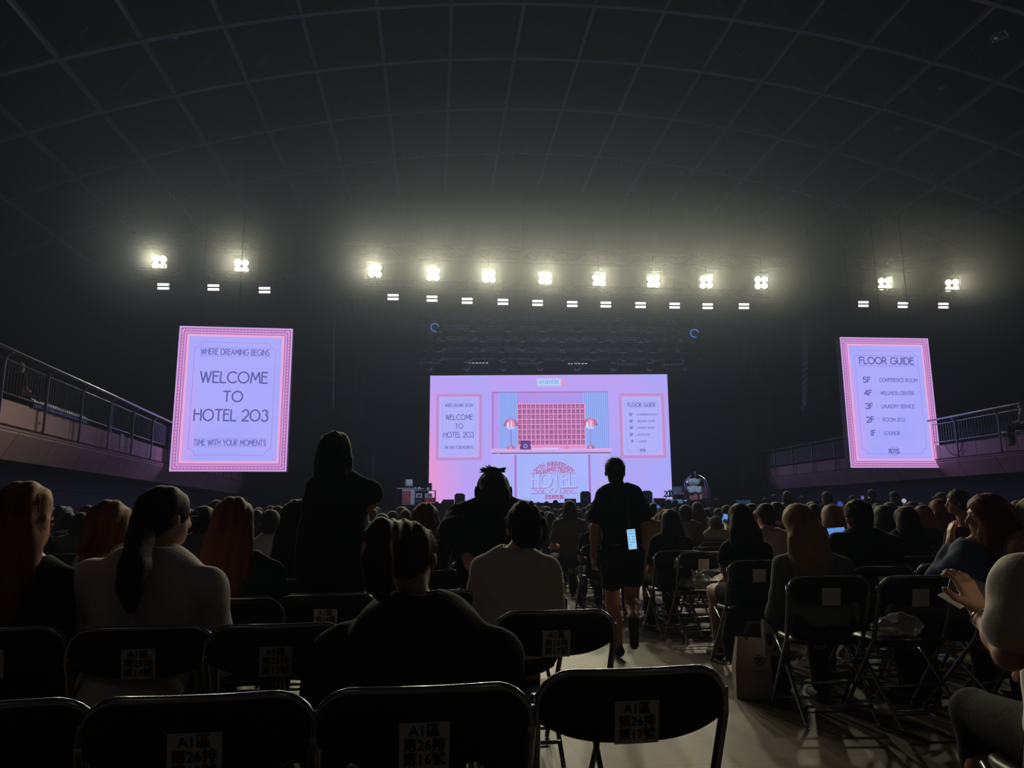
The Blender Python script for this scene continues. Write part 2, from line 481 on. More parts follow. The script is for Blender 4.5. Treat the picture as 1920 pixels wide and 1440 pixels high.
for i, (px, py) in enumerate(BL):
    o = proto if i == 0 else copy_tree(proto)
    g_ = (0, 1) if i < 2 else ((2, 9) if i < 10 else (10, 11)); p = on_line(BL, i, g_[0], g_[1], Z_BL); bl_pts.append(p)
    aim = math.atan2(p.x - 1.0, p.y + 6) * .6
    o.location = p; o.rotation_euler = (math.radians(14), 0, -aim)
    o['label'] = 'warm white blinder, ' + pos_word[i]
    ld = bpy.data.lights.new('blinder_beam', 'SPOT'); ld.energy = BLINDER_W * (1.0, .9, 1.0, 1.1, 1.1, 1.0, .85, .85, .8, .6, .45, .4)[i]; ld.color = (1.0, .91, .62)
    ld.spot_size = math.radians(84); ld.spot_blend = 1.0; ld.shadow_soft_size = .25
    lo = bpy.data.objects.new('blinder_beam', ld); COL.objects.link(lo)
    lo.location = p + Vector((0, -.35, -.02)); lo.rotation_euler = (math.radians(90 - 10), 0, PI - aim)
ST = [(306, 537), (400, 539), (496, 544), (737, 557), (810, 560), (876, 564), (943, 566), (1008, 568), (1073, 570), (1136, 571), (1201, 572), (1265, 573), (1327, 574), (1395, 574), (1619, 570), (1693, 572), (1769, 573)]
ordn = ['first', 'second', 'third', 'fourth', 'fifth', 'sixth', 'seventh', 'eighth', 'ninth', 'tenth', 'last']
proto = make_strip(); st_pts = []
for i, (px, py) in enumerate(ST):
    o = proto if i == 0 else copy_tree(proto)
    g_ = (0, 2) if i < 3 else ((3, 13) if i < 14 else (14, 16)); p = on_line(ST, i, g_[0], g_[1], 10.0); st_pts.append(p); o.location = p; o.rotation_euler = (math.radians(10), 0, PHH * .5)
    if i < 3: o['label'] = 'pink white strip light, %s of the three above the welcome screen' % ('left', 'middle', 'right')[i]
    elif i > 13: o['label'] = 'pink white strip light, %s of the three above the floor guide screen' % ('left', 'middle', 'right')[i - 14]
    else: o['label'] = 'pink white strip light, %s from the left in the long row over the stage' % ordn[i - 3] if i < 13 else 'pink white strip light, rightmost in the long row over the stage'
def row_truss(pts, a, b, dz, w, lab, ext=1.2, dy=.17):
    A, B = pts[a], pts[b]; d = (B - A).normalized()
    truss(A - d * ext + Vector((0, dy, dz)), B + d * ext + Vector((0, dy, dz)), w, lab)
row_truss(bl_pts, 0, 1, .70, .5, 'short truss carrying the two blinders above the welcome screen')
row_truss(bl_pts, 2, 9, .70, .5, 'long truss carrying the row of eight blinders over the stage')
row_truss(bl_pts, 10, 11, .70, .5, 'short truss carrying the two blinders above the floor guide screen')
row_truss(st_pts, 0, 2, .42, .3, 'lower truss of the three strip lights above the welcome screen')
row_truss(st_pts, 3, 13, .42, .3, 'lower truss of the eleven strip lights over the stage')
row_truss(st_pts, 14, 16, .42, .3, 'lower truss of the three strip lights above the floor guide screen')

# deeper stage trusses with hanging moving heads, dark against the haze
lens_m = mat('lens_glass', (120, 130, 160), .08, .0, spec=1.0)
def make_head():
    root = empty('moving_head_light', (0, 0, 0), 0, 'dark moving head light', 'stage light', 'unlit moving head lights hanging over the stage')
    MB().bbox((0, 0, -.10), (.36, .26, .2), .03).box((0, 0, .02), (.08, .70, .08)).build('base', black_metal, root)
    MB().tube([(-.2, 0, -.2), (-.24, 0, -.5), (-.2, 0, -.55)], .03, 6).tube([(.2, 0, -.2), (.24, 0, -.5), (.2, 0, -.55)], .03, 6).build('yoke', truss_m, root)
    R = Matrix.Rotation(math.radians(70), 3, 'X')
    MB().lathe([(.10, -.2), (.16, -.1), (.17, .12), (.15, .2)], (0, 0, -.52), 14, R).build('head', black_metal, root, smooth=True)
    MB().lathe([(.135, 0), (.10, .02), (.02, .035)], Vector((0, 0, -.52)) + R @ Vector((0, 0, .195)), 14, R).build('lens', lens_m, root, smooth=True)
    return root
heads = make_head(); first = True
rows = [(612, 785, 1312, 36.0, 8, 0), (632, 792, 1310, 38.0, 7, 1), (652, 795, 1310, 40.0, 9, 2), (672, 770, 1320, 42.0, 8, 3)]
rn = ['topmost', 'second', 'third', 'lowest']
for (py, x0, x1, dep, n, k) in rows:
    A, B = PY(x0, py, dep - .4), PY(x1, py + 2, dep + .4); B.z = A.z
    truss(A, B, .45, '%s of the four dark trusses above the big stage screen' % rn[k], truss_m=truss_m)
    for i in range(n):
        o = heads if first else copy_tree(heads); first = False
        f = (i + .5) / n; o.location = A.lerp(B, f) + Vector((0, 0, -.02)); o.rotation_euler = (0, 0, random.uniform(-.6, .6))
        o['label'] = 'dark moving head light hanging from the %s truss above the stage screen' % rn[k]
        o['group'] = 'unlit moving head lights on the %s stage truss' % rn[k]
bA, bB = PY(788, 672, 43.1), PY(1284, 675, 43.1); bB.z = bA.z
bp_ = empty('batten_pipe', bA, 0, 'long pipe carrying the six batten lights above the stage screen', 'pipe')
MB().tube([(0, 0, 0), bB - bA], .035, 6).build('pipe', truss_m, bp_)
for f_ in (.08, .5, .92): MB().tube([(bB - bA) * f_, (bB - bA) * f_ + UP * (deck_z(bA.lerp(bB, f_)) - bA.z)], .008, 4).build('hoist_chain', black_metal, bp_)
# batten lights with rows of small cells just above the screen
cell_hi = emit('batten_cell', (190, 200, 240), .9); cell_lo = emit('batten_cell_dim', (90, 100, 130), .35)
def batten(px, py, m, lab):
    p = PY(px, py, 43); root = empty('batten_light', p, 0, lab, 'stage light', 'batten lights in a row above the stage screen')
    MB().bbox((0, .08, 0), (1.3, .14, .16), .02).build('housing', black_metal, root)
    for k in range(6): MB().box((-.5 + .2 * k, 0, 0), (.13, .02, .04)).build('light_cell', m, root)
    MB().tube([(-.3, .08, -.08), (-.2, .08, -.42), (-.08, .08, -.46)], .025, 5).tube([(.3, .08, -.08), (.2, .08, -.42), (.08, .08, -.46)], .025, 5).build('hanging_bracket', truss_m, root)
    MB().tube([(-.5, .1, .08), (-.5, .1, bA.z - p.z)], .02, 5).tube([(.5, .1, .08), (.5, .1, bA.z - p.z)], .02, 5).build('clamp', black_metal, root)
for i, px in enumerate((806, 897, 991, 1083, 1176, 1262)):
    batten(px, 680 + i * .6, cell_hi if i in (1, 3) else cell_lo, '%s batten light above the stage screen, %s from the left' % ('lit' if i in (1, 3) else 'dim', ordn[i]))
# two fixtures with glowing blue rings
ring_m = emit('blue_ring', (70, 120, 220), 1.0)
for (px, py, lab) in ((815, 613, 'large moving light with a blue ring, above the left edge of the stage screen'), (1303, 624, 'large moving light with a blue ring, above the right edge of the stage screen')):
    p = PY(px, py, 34); root = empty('ring_light', p, 0, lab, 'stage light')
    MB().bbox((0, .25, .15), (.62, .3, .7), .04).build('housing', black_metal, root)
    pts = [(.19 * math.cos(a), 0.08, .19 * math.sin(a)) for a in np.linspace(PI * .05, PI * 1.62, 22)]
    MB().tube(pts, .018, 6).build('glowing_ring', ring_m, root)
    MB().lathe([(.17, 0), (.14, .04), (.03, .06)], (0, .1, 0), 18, Matrix.Rotation(PI / 2, 3, 'X')).build('lens', lens_m, root, smooth=True)
    MB().tube([(0, .25, .5), (0, .25, deck_z(p) - p.z)], .03, 6).build('clamp', black_metal, root)

# line array loudspeakers hanging in a curve
def line_array(px, y0, y1, dep, lab):
    A = PY(px, y0, dep); B = PY(px, y1, dep); L = A.z - B.z; n = 14
    root = empty('line_array_speaker', A, PHH, lab, 'loudspeaker')
    m = mat('speaker_black', (44, 44, 56), .6, noise=.2)
    for k in range(n):
        f = (k + .5) / n; an = .02 + .55 * f ** 2
        MB().bbox((0, .25 * f ** 2 * 2, -L * f), (1.0, .55, L / n * .92), .03, Matrix.Rotation(-an, 3, 'X')).build('cabinet', m, root)
    MB().box((0, 0, .12), (1.0, .9, .12)).build('fly_bar', black_metal, root)
    MB().tube([(0, 0, .1), (0, 0, deck_z(A) - A.z)], .012, 5).build('hoist_chain', black_metal, root)
line_array(1527, 612, 762, 31, 'black line array loudspeaker hanging left of the floor guide screen')
line_array(607, 606, 760, 33, 'black line array loudspeaker hanging right of the welcome screen')

# stage drapes
drape_m = mat('black_drape', (58, 56, 74), .85, noise=.1, sheen=.3)
def drape(x0, x1, y0, y1, dep, lab, lean=0.0):
    A, B = PY(x0, y1, dep), PY(x1, y1, dep); top = PY(x0, y0, dep).z; bot = 0.0 if y1 > 900 else A.z
    n = max(8, int((B.x - A.x) / .12)); mb = MB(); vs = []
    for i in range(n + 1):
        f = i / n; x = A.x + (B.x - A.x) * f; yy = dep + .12 * math.sin(f * n * .9) + .05 * math.sin(f * 31)
        vs += [(x, yy, bot), (x + lean * .5, yy + .03, (bot + top) / 2), (x + lean, yy * 1.0, top)]
    fs = []
    for i in range(n):
        for k in range(2): fs.append((3 * i + k, 3 * i + 3 + k, 3 * i + 4 + k, 3 * i + 1 + k))
    mb.add(vs, fs); o = mb.build('stage_drape', drape_m, smooth=True, label=lab, cat='curtain')
    s = o.modifiers.new('s', 'SOLIDIFY'); s.thickness = .02
drape(1395, 1457, 645, 950, 40, 'black drape hanging to the right of the luggage cart')
drape(606, 676, 560, 950, 42, 'black drape hanging to the left of the floor lamp', 0)
drape(676, 700, 850, 950, 41, 'narrow black drape standing behind the floor lamp')

# high bay lamps on the ceiling
bay_m = mat('bay_reflector', (70, 80, 130), .3, .5)
for (px, py, lab, r) in ((1873, 68, 'square ceiling floodlight at the upper right corner, rim catching light', .30), (320, 72, 'unlit high bay lamp on the ceiling near the upper left', .25),
                      (1773, 165, 'unlit round high bay lamp below the square ceiling floodlight', .25), (365, 168, 'small unlit high bay lamp under the upper left ceiling lamp', .22),
                      (420, 300, 'small unlit high bay lamp, lowest on the left of the vault', .25), (1690, 240, 'small unlit high bay lamp, lowest on the right of the vault', .25)):
    z = 16.3; p = PZ(px, py, z)
    root = empty('high_bay_light', p, 0, lab, 'ceiling lamp')
    if px == 1873:
        MB().tube([(-r, 0, 0), (0, -r, 0), (r, 0, 0), (0, r, 0)], .03, 5, closed=True).build('frame', mat('pale_rim', (190, 190, 230), .4, .3), root)
        MB().box((0, 0, .08), (r * 1.2, r * 1.2, .1), Matrix.Rotation(PI / 4, 3, 'Z')).build('housing', black_metal, root)
        MB().lathe([(r * .6, 0), (r * .5, -.03), (.02, -.05)], (0, 0, -.0), 18).build('lens', bay_m, root)
    else:
        MB().lathe([(r, 0), (r * .8, .18), (.09, .32), (.08, .45)], (0, 0, 0), 18).build('reflector', bay_m, root, smooth=True)
    MB().tube([(0, 0, .1), (0, 0, deck_z(p) - z)], .012, 5).build('rod', black_metal, root)

# haze bank hanging around the stage lights: real scattering volume, thicker towards its middle
def haze_bank(c, r, dens, tint, g):
    m = bpy.data.materials.new('haze'); m.use_nodes = True; nt = m.node_tree; nt.nodes.clear()
    v = nt.nodes.new('ShaderNodeVolumeScatter'); o = nt.nodes.new('ShaderNodeOutputMaterial')
    v.inputs['Color'].default_value = tint; v.inputs['Density'].default_value = dens; v.inputs['Anisotropy'].default_value = g
    nt.links.new(v.outputs[0], o.inputs['Volume'])
    mb = MB(); n, k = 32, 16; vs = [(c[0], c[1], c[2] - r[2])]
    for j in range(1, k):
        a = -PI / 2 + PI * j / k
        for i in range(n): b = 2 * PI * i / n; vs.append((c[0] + r[0] * math.cos(a) * math.cos(b), c[1] + r[1] * math.cos(a) * math.sin(b), c[2] + r[2] * math.sin(a)))
    vs.append((c[0], c[1], c[2] + r[2])); fs = [(0, 1 + (i + 1) % n, 1 + i) for i in range(n)]
    for j in range(k - 2):
        for i in range(n): fs.append((1 + j * n + i, 1 + j * n + (i + 1) % n, 1 + (j + 1) * n + (i + 1) % n, 1 + (j + 1) * n + i))
    L = len(vs) - 1; fs += [(L, L - n + i, L - n + (i + 1) % n) for i in range(n)]
    mb.add(vs, fs); mb.build('haze', m, kind='stuff', label='thin stage haze glowing around the overhead lights', cat='haze', group='stage haze')
haze_bank((2.3, 28.5, 11.4), (23, 8.5, 6.2), .0016, (.84, .95, 1, 1), .6)
haze_bank((2.3, 29.5, 11.3), (21, 5.0, 3.0), .0046, (1, 1, .93, 1), .6)

# stage wash: two cool profile spots on the trusses that light the props at the sides of the stage
for (px, py, w) in ((1290, 905, 1500.0), (790, 905, 1300.0)):
    tgt = PY(px, py, 40.5); src = Vector((tgt.x * .8 + .5, 31.5, 9.6))
    ld = bpy.data.lights.new('stage_wash', 'SPOT'); ld.energy = w; ld.color = (.62, .76, 1.0); ld.spot_size = math.radians(20); ld.spot_blend = .8; ld.shadow_soft_size = .1
    lo = bpy.data.objects.new('stage_wash', ld); COL.objects.link(lo); lo.location = src
    lo.rotation_euler = (tgt - src).to_track_quat('-Z', 'Y').to_euler()

# ================================================================== SCREENS (LED walls: what they show is flat and gives off light)
def arc(cx, cy, rx, ry, a0, a1, n=14):
    return [(cx + rx * math.cos(math.radians(a0 + (a1 - a0) * i / n)), cy + ry * math.sin(math.radians(a0 + (a1 - a0) * i / n))) for i in range(n + 1)]
G = {   # art nouveau capitals drawn as strokes: (advance, [polylines]) with cap height 1
 'A': (.78, [[(0, 0), (.36, 1), (.72, 0)], [(.13, .36), (.59, .36)]]),
 'B': (.62, [[(0, 0), (0, 1)], [(0, 1)] + arc(.24, .78, .24, .22, 90, -90) + [(0, .56)], [(0, .56)] + arc(.27, .28, .29, .28, 90, -90) + [(0, 0)]]),
 'C': (.88, [arc(.5, .5, .5, .5, 48, 312, 22)]),
 'D': (.84, [[(0, 0), (0, 1), (.25, 1)] + arc(.28, .5, .5, .5, 90, -90, 18) + [(0, 0)]]),
 'E': (.58, [[(.5, 1), (0, 1), (0, 0), (.52, 0)], [(0, .6), (.44, .6)]]),
 'F': (.56, [[(.5, 1), (0, 1), (0, 0)], [(0, .58), (.42, .58)]]),
 'G': (.98, [arc(.5, .5, .5, .5, 50, 350, 22) + [(1.0, .46), (.6, .46)]]),
 'H': (.74, [[(0, 0), (0, 1)], [(.66, 0), (.66, 1)], [(0, .6), (.66, .6)]]),
 'I': (.16, [[(.04, 0), (.04, 1)]]),
 'K': (.64, [[(0, 0), (0, 1)], [(.55, 1), (0, .45)], [(.14, .58), (.6, 0)]]),
 'L': (.52, [[(0, 1), (0, 0), (.5, 0)]]),
 'M': (.92, [[(0, 0), (.12, 1), (.44, .3), (.76, 1), (.88, 0)]]),
 'N': (.78, [[(0, 0), (0, 1), (.7, 0), (.7, 1)]]),
 'O': (1.06, [arc(.5, .5, .5, .5, 0, 360, 30)]),
 'P': (.6, [[(0, 0), (0, 1)], [(0, 1)] + arc(.25, .72, .29, .28, 90, -90) + [(0, .44)]]),
 'Q': (1.0, [arc(.5, .5, .5, .5, 0, 360, 30), [(.6, .3), (1, -.05)]]),
 'R': (.66, [[(0, 0), (0, 1)], [(0, 1)] + arc(.25, .74, .29, .26, 90, -90) + [(0, .48)], [(.22, .48), (.6, 0)]]),
 'S': (.56, [arc(.27, .76, .23, .24, 40, 250, 14) + arc(.25, .26, .25, .26, 80, -140, 14)]),
 'T': (.74, [[(0, 1), (.68, 1)], [(.34, 1), (.34, 0)]]),
 'U': (.72, [[(0, 1), (0, .3)] + arc(.32, .3, .32, .3, 180, 360) + [(.64, 1)]]),
 'V': (.72, [[(0, 1), (.34, 0), (.68, 1)]]),
 'W': (1.06, [[(0, 1), (.28, 0), (.5, .95), (.74, 0), (1.0, 1)]]),
 'Y': (.7, [[(0, 1), (.32, .45), (.32, 0)], [(.32, .45), (.66, 1)]]),
 '0': (1.02, [arc(.48, .5, .48, .5, 0, 360, 30)]),
 '1': (.26, [[(.08, 0), (.08, 1)]]),
 '2': (.66, [arc(.3, .7, .3, .3, 160, -40, 14) + [(0, 0), (.6, 0)]]),
 '3': (.68, [arc(.3, .76, .26, .24, 150, -60, 12) + arc(.3, .28, .32, .3, 75, -160, 16)]),
 '4': (.72, [[(.5, 0), (.5, 1), (0, .3), (.68, .3)]]),
 '5': (.64, [[(.55, 1), (.1, 1), (.06, .58)] + arc(.27, .32, .3, .32, 110, -150, 16)]),
 ' ': (.36, []),
}
def strip(mb, pts, w, fn):
    for i in range(len(pts) - 1):
        (x0, y0), (x1, y1) = pts[i], pts[i + 1]
        dx, dy = x1 - x0, y1 - y0; l = math.hypot(dx, dy)
        if l < 1e-9: continue
        nx, ny = -dy / l * w / 2, dx / l * w / 2; ex, ey = dx / l * w * .3, dy / l * w * .3
        mb.add([fn(x0 - ex + nx, y0 - ey + ny), fn(x0 - ex - nx, y0 - ey - ny), fn(x1 + ex - nx, y1 + ey - ny), fn(x1 + ex + nx, y1 + ey + ny)], [(0, 1, 2, 3)])
def text_w(t, gap=.13): return sum(G[c][0] + gap for c in t) - gap
def write(mb, t, x0, x1, yc, h, w, fn, gap=.13, serif=0):
    """letters fitted between x0 and x1 (real units), centre height yc, cap height h"""
    k = (x1 - x0) / text_w(t, gap); x = 0
    for c in t:
        adv, pl = G[c]
        for p in pl:
            q = [(x0 + (x + a) * k, yc + (b - .5) * h) for a, b in p]
            strip(mb, q, w, fn)
            if serif:
                for e in (q[0], q[-1]):
                    if abs(e[1] - (yc + .5 * h)) < abs(h) * .02 or abs(e[1] - (yc - .5 * h)) < abs(h) * .02:
                        strip(mb, [(e[0] - serif, e[1]), (e[0] + serif, e[1])], w * .7, fn)
        x += adv + gap

def px_material(name, top, bot, side=None, strength=1.0, sample=False, sc=.25):
    """an LED picture area with a soft colour wash"""
    m = bpy.data.materials.new(name); m.use_nodes = True; nt = m.node_tree; nt.nodes.clear()
    e = nt.nodes.new('ShaderNodeEmission'); o = nt.nodes.new('ShaderNodeOutputMaterial'); e.inputs[1].default_value = strength
    tc = nt.nodes.new('ShaderNodeTexCoord'); n = nt.nodes.new('ShaderNodeTexNoise'); n.inputs['Scale'].default_value = sc; n.inputs['Detail'].default_value = 2
    mx = nt.nodes.new('ShaderNodeMix'); mx.data_type = 'RGBA'; mx.inputs[6].default_value = lin(top); mx.inputs[7].default_value = lin(bot)
    mr = nt.nodes.new('ShaderNodeMapRange'); mr.inputs[1].default_value = .38; mr.inputs[2].default_value = .62
    nt.links.new(tc.outputs['Object'], n.inputs['Vector']); nt.links.new(n.outputs['Fac'], mr.inputs[0]); nt.links.new(mr.outputs[0], mx.inputs[0])
    last = mx.outputs[2]
    if side:      # pink wash from the left edge of the picture (part of the graphic)
        sx = nt.nodes.new('ShaderNodeSeparateXYZ'); nt.links.new(tc.outputs['Generated'], sx.inputs[0])
        cr = nt.nodes.new('ShaderNodeValToRGB'); els = cr.color_ramp.elements
        els[0].position = 0; els[0].color = (1, 1, 1, 1); els[1].position = .16; els[1].color = (0, 0, 0, 1)
        nt.links.new(sx.outputs['X'], cr.inputs[0])
        mr2 = nt.nodes.new('ShaderNodeMapRange'); mr2.inputs[1].default_value = .95; mr2.inputs[2].default_value = .3
        nt.links.new(sx.outputs['Z'], mr2.inputs[0])
        mm = nt.nodes.new('ShaderNodeMath'); mm.operation = 'MULTIPLY'; nt.links.new(cr.outputs[0], mm.inputs[0]); nt.links.new(mr2.outputs[0], mm.inputs[1])
        m3 = nt.nodes.new('ShaderNodeMix'); m3.data_type = 'RGBA'; m3.inputs[7].default_value = lin(side)
        nt.links.new(mm.outputs[0], m3.inputs[0]); nt.links.new(last, m3.inputs[6]); last = m3.outputs[2]
    nt.links.new(last, e.inputs[0]); nt.links.new(e.outputs[0], o.inputs[0])
    m.cycles.emission_sampling = 'AUTO' if sample else 'NONE'
    return m

INK = emit('ink_blue', (92, 92, 164)); INK_L = emit('ink_light', (112, 112, 190))
def ring(mb, fn, W, Hh, a, b):
    o = [(a, a), (W - a, a), (W - a, Hh - a), (a, Hh - a)]; i = [(b, b), (W - b, b), (W - b, Hh - b), (b, Hh - b)]
    vs = [fn(*p) for p in o] + [fn(*p) for p in i]
    mb.add(vs, [(k, (k + 1) % 4, 4 + (k + 1) % 4, 4 + k) for k in range(4)])

def poster(parent, fnw, W, Hh, kind, panel_mat, small=False):
    """fnw(x,y,layer)->point. W,Hh size. One poster = frame, panel, lettering"""
    f = lambda L: (lambda x, y: fnw(x, y, L))
    frame = MB()
    bands = [(0, .016, 0), (.016, .024, 1), (.024, .040, 2), (.040, .048, 1), (.048, .062, 0), (.062, .070, 3), (.070, .092, 4)]
    for a, b, ci in bands:
        frame.cur = ci; n0 = len(frame.f); ring(frame, f(1), W, Hh, a * W, b * W); frame.mi.extend([ci] * 0)
    fo = frame.build('picture_frame', [emit('sframe_a', (196, 160, 232)), emit('sframe_b', (168, 116, 184)), emit('sframe_c', (208, 156, 224)), emit('sframe_d', (186, 110, 170)), emit('sframe_e', (204, 168, 240))] if small else [emit('frame_lilac', (204, 158, 226)), emit('frame_plum', (150, 92, 158)), emit('frame_pink', (222, 154, 218)), emit('frame_rose', (182, 96, 156)), emit('frame_blush', (232, 168, 224))], parent)
    # rope twist: short oblique dashes along the frame
    rp = MB(); step = W * .030; a = .030 * W
    def dash(x, y): strip(rp, [(x - .006 * W, y - .006 * W), (x + .006 * W, y + .006 * W)], .006 * W, f(2))
    for k in range(int((W - 2 * a) / step)): dash(a + k * step, a); dash(a + k * step, Hh - a)
    for k in range(int((Hh - 2 * a) / step)): dash(a, a + k * step); dash(W - a, a + k * step)
    rp.build('rope_twist', emit('rope_dark', (168, 100, 160)), fo)
    b = .092 * W
    MB().add([fnw(b, b, 1), fnw(W - b, b, 1), fnw(W - b, Hh - b, 1), fnw(b, Hh - b, 1)], [(0, 1, 2, 3)]).build('poster_panel', panel_mat, parent)
    ln = MB(); m_ = .145 * W; c = .055 * W; w = .0035 * W
    border = []
    border += arc(m_, m_, c, c, 90, 0, 8) + arc(W - m_, m_, c, c, 180, 90, 8) + arc(W - m_, Hh - m_, c, c, 270, 180, 8) + arc(m_, Hh - m_, c, c, 360, 270, 8)
    border.append(border[0]); strip(ln, border, w, f(2))
    t = .011 * W
    def line(name, text, x0, x1, y, h, wd, m, **kw):
        mb = MB(); write(mb, text, x0 * W, x1 * W, y * Hh, h * Hh, wd, f(2), **kw); mb.build(name, m, parent)
    if kind == 'welcome':
        line('fine_lettering', 'WHERE DREAMING BEGINS', .2, .8, .823, .040, t * .75, INK_L)
        line('fine_lettering', 'TIME WITH YOUR MOMENTS', .19, .81, .195, .036, t * .75, INK_L)
        for y in (.853, .792, .223, .168): strip(ln, [(.19 * W, y * Hh), (.81 * W, y * Hh)], w, f(2))
        line('lettering', 'WELCOME', .21, .80, .645, .075, t * 1.25, INK)
        line('lettering', 'TO', .42, .59, .512, .070, t * 1.25, INK)
        line('lettering', 'HOTEL 203', .18, .82, .382, .075, t * 1.25, INK)
    else:
        line('lettering', 'FLOOR GUIDE', .20, .81, .818, .050, t * 1.1, INK)
        for y in (.857, .778): strip(ln, [(.19 * W, y * Hh), (.82 * W, y * Hh)], w * 1.6, f(2))
        for (n, s, y, x1) in (('5F', 'CONFERENCE ROOM', .668, .83), ('4F', 'WELLNESS CENTER', .567, .78), ('3F', 'LAUNDRY SERVICE', .465, .77), ('2F', 'ROOM 203', .362, .65), ('1F', 'LOUNGE', .26, .58)):
            line('floor_number', n, .22 if n != '1F' else .255, .305, y, .040, t, INK)
            strip(ln, [(.352 * W, (y - .018) * Hh), (.352 * W, (y + .018) * Hh)], w, f(2))
            line('fine_lettering', s, .40, x1, y, .026, t * .62, INK_L, gap=.08)
        line('small_emblem', 'HOTEL', .435, .555, .125, .026, t * .7, INK, serif=.006 * W)
        for (a0, a1) in ((35, 145), (215, 325)): strip(ln, arc(.495 * W, .125 * Hh, .058 * W, .030 * Hh, a0, a1, 10), w * 1.6, f(2))
        strip(ln, [(.43 * W, .141 * Hh), (.56 * W, .141 * Hh)], w, f(2)); strip(ln, [(.43 * W, .108 * Hh), (.56 * W, .108 * Hh)], w, f(2))
    ln.build('ruled_lines', emit('rule_line', (142, 128, 206)), parent)

def screen_frame(BLc, BRc, z1, depth_back=.35):
    d = (BRc - BLc); d.z = 0; W = d.length; d.normalize(); n = Vector((d.y, -d.x, 0))    # towards the hall
    return d, n, W, z1 - BLc.z

def side_screen(bl, br, tl_y, dl, dr, kind, lab):
    A = PY(bl[0], bl[1], dl); B = PY(br[0], br[1], dr); B.z = A.z; z1 = PY(tl_y[0], tl_y[1], dl).z
    d, n, W, Hh = screen_frame(A, B, z1)
    root = empty('led_screen', A, 0, lab, 'screen')
    fn = lambda x, y, L: d * x + n * (.004 * L) + UP * y
    R = Matrix.Rotation(math.atan2(d.y, d.x), 3, 'Z')
    MB().box(d * (W / 2) - n * .16 + UP * (Hh / 2), (W, .3, Hh), R).build('cabinet', black_metal, root)
    e = emit('side_screen_light', (172, 150, 244), 1.0, sample=True)
    MB().add([fn(0, 0, .5), fn(W, 0, .5), fn(W, Hh, .5), fn(0, Hh, .5)], [(0, 1, 2, 3)]).build('light_surface', e, root)
    poster(root, fn, W, Hh, kind, _side_panel)
    rg = MB()
    for k in range(3):
        x = W * (k + .5) / 3
        rg.tube([d * x + UP * Hh - n * .15, d * x + UP * (deck_z(A + d * x) - A.z) - n * .15], .01, 5)
    rg.build('hanging_cable', black_metal, root)
    return root
_side_panel = px_material('side_panel', (166, 166, 252), (174, 170, 254), (200, 160, 240), 1.0, sc=.3)
side_screen((317, 884), (537, 884), (337, 611), 25.0, 25.5, 'welcome', 'portrait LED screen at the left showing a framed welcome poster')
side_screen((1595, 877), (1765, 874), (1573, 632), 26.0, 26.3, 'guide', 'portrait LED screen at the right showing a framed floor guide')

# ---------------- the big stage screen, laid out in a 452 x 240 picture grid
DS = 44.0
A = PY(803.5, 944, DS); B = PY(1261, 944, DS); B.z = A.z; TZ = PY(1030, 703, DS).z
B.x = (B.x + PY(1251, 703, DS).x) / 2
BW = B.x - A.x; BH = TZ - A.z
big = empty('led_screen', A, 0, 'huge landscape LED screen on the stage showing a pink hotel reception desk', 'screen')
def bf(px, py, L):
    return Vector(((px - 803.5) / 452.0 * BW, -.006 * L, (943.5 - py) / 240.5 * BH))
MB().box((BW / 2, .2, BH / 2), (BW, .36, BH)).build('cabinet', black_metal, big)
MB().box((BW / 2, .2, -.12), (BW, .5, .24)).build('base', black_metal, big)
def rect(mb, x0, y0, x1, y1, L, ci=0):
    mb.cur = ci; return mb.add([bf(x0, y1, L), bf(x1, y1, L), bf(x1, y0, L), bf(x0, y0, L)], [(0, 1, 2, 3)])
rect(MB(), 803.5, 703, 1255.5, 943.5, .5).build('light_surface', px_material('big_wash', (186, 160, 246), (166, 168, 250), (232, 150, 214), 1.0, True, sc=.22), big)
# posters on the picture wall
for (x0, y0, x1, y1, kind) in ((815, 738, 903, 865, 'welcome'), (1161, 739, 1248, 863, 'guide')):
    o = bf(x0, y1, 0)
    ps = empty('wall_poster', o, 0, parent=big)
    sx = BW / 452.0; sz = BH / 240.5
    W_, H_ = (x1 - x0) * sx, (y1 - y0) * sz
    poster(ps, lambda x, y, L: Vector((x, -.006 * (L + 1), y)), W_, H_, kind, emit('poster_lilac', (176, 176, 252)), small=True)
# window recess with curtains and pigeonholes
win = empty('reception_window', (0, 0, 0), 0, parent=big)
m_pink = emit('pix_pink', (222, 150, 204)); m_rose = emit('pix_rose', (214, 128, 170)); m_wine = emit('pix_wine', (138, 88, 142)); m_sky = emit('pix_sky', (150, 182, 250)); m_sky2 = emit('pix_sky_shade', (134, 150, 232)); m_lil = emit('pix_lilac', (186, 150, 236)); m_mauve = emit('pix_mauve', (170, 118, 200)); m_cream = emit('pix_pale', (196, 196, 254))
w = MB()
rect(w, 921, 735, 1141, 845, 1, 0); rect(w, 924, 738, 1139, 845, 2, 1)
w.build('recess', [m_mauve, m_lil], win)
rect(MB(), 970, 740, 1094, 757, 3).build('back_wall', px_material('pix_back', (190, 140, 222), (170, 150, 240), sc=.6), win)
def curtain(x0, x1):
    cu = MB(); n = 13
    for i in range(n):
        a = x0 + (x1 - x0) * i / n; b = x0 + (x1 - x0) * (i + .55) / n; c_ = x0 + (x1 - x0) * (i + 1) / n
        rect(cu, a, 737, b, 843, 3, 0); rect(cu, b, 737, c_, 843, 3, 1)
    cu.build('curtain', [m_sky, m_sky2], win)
curtain(934, 970); curtain(1094, 1141)
pg = MB(); rect(pg, 969, 758, 1098, 845, 4, 0)
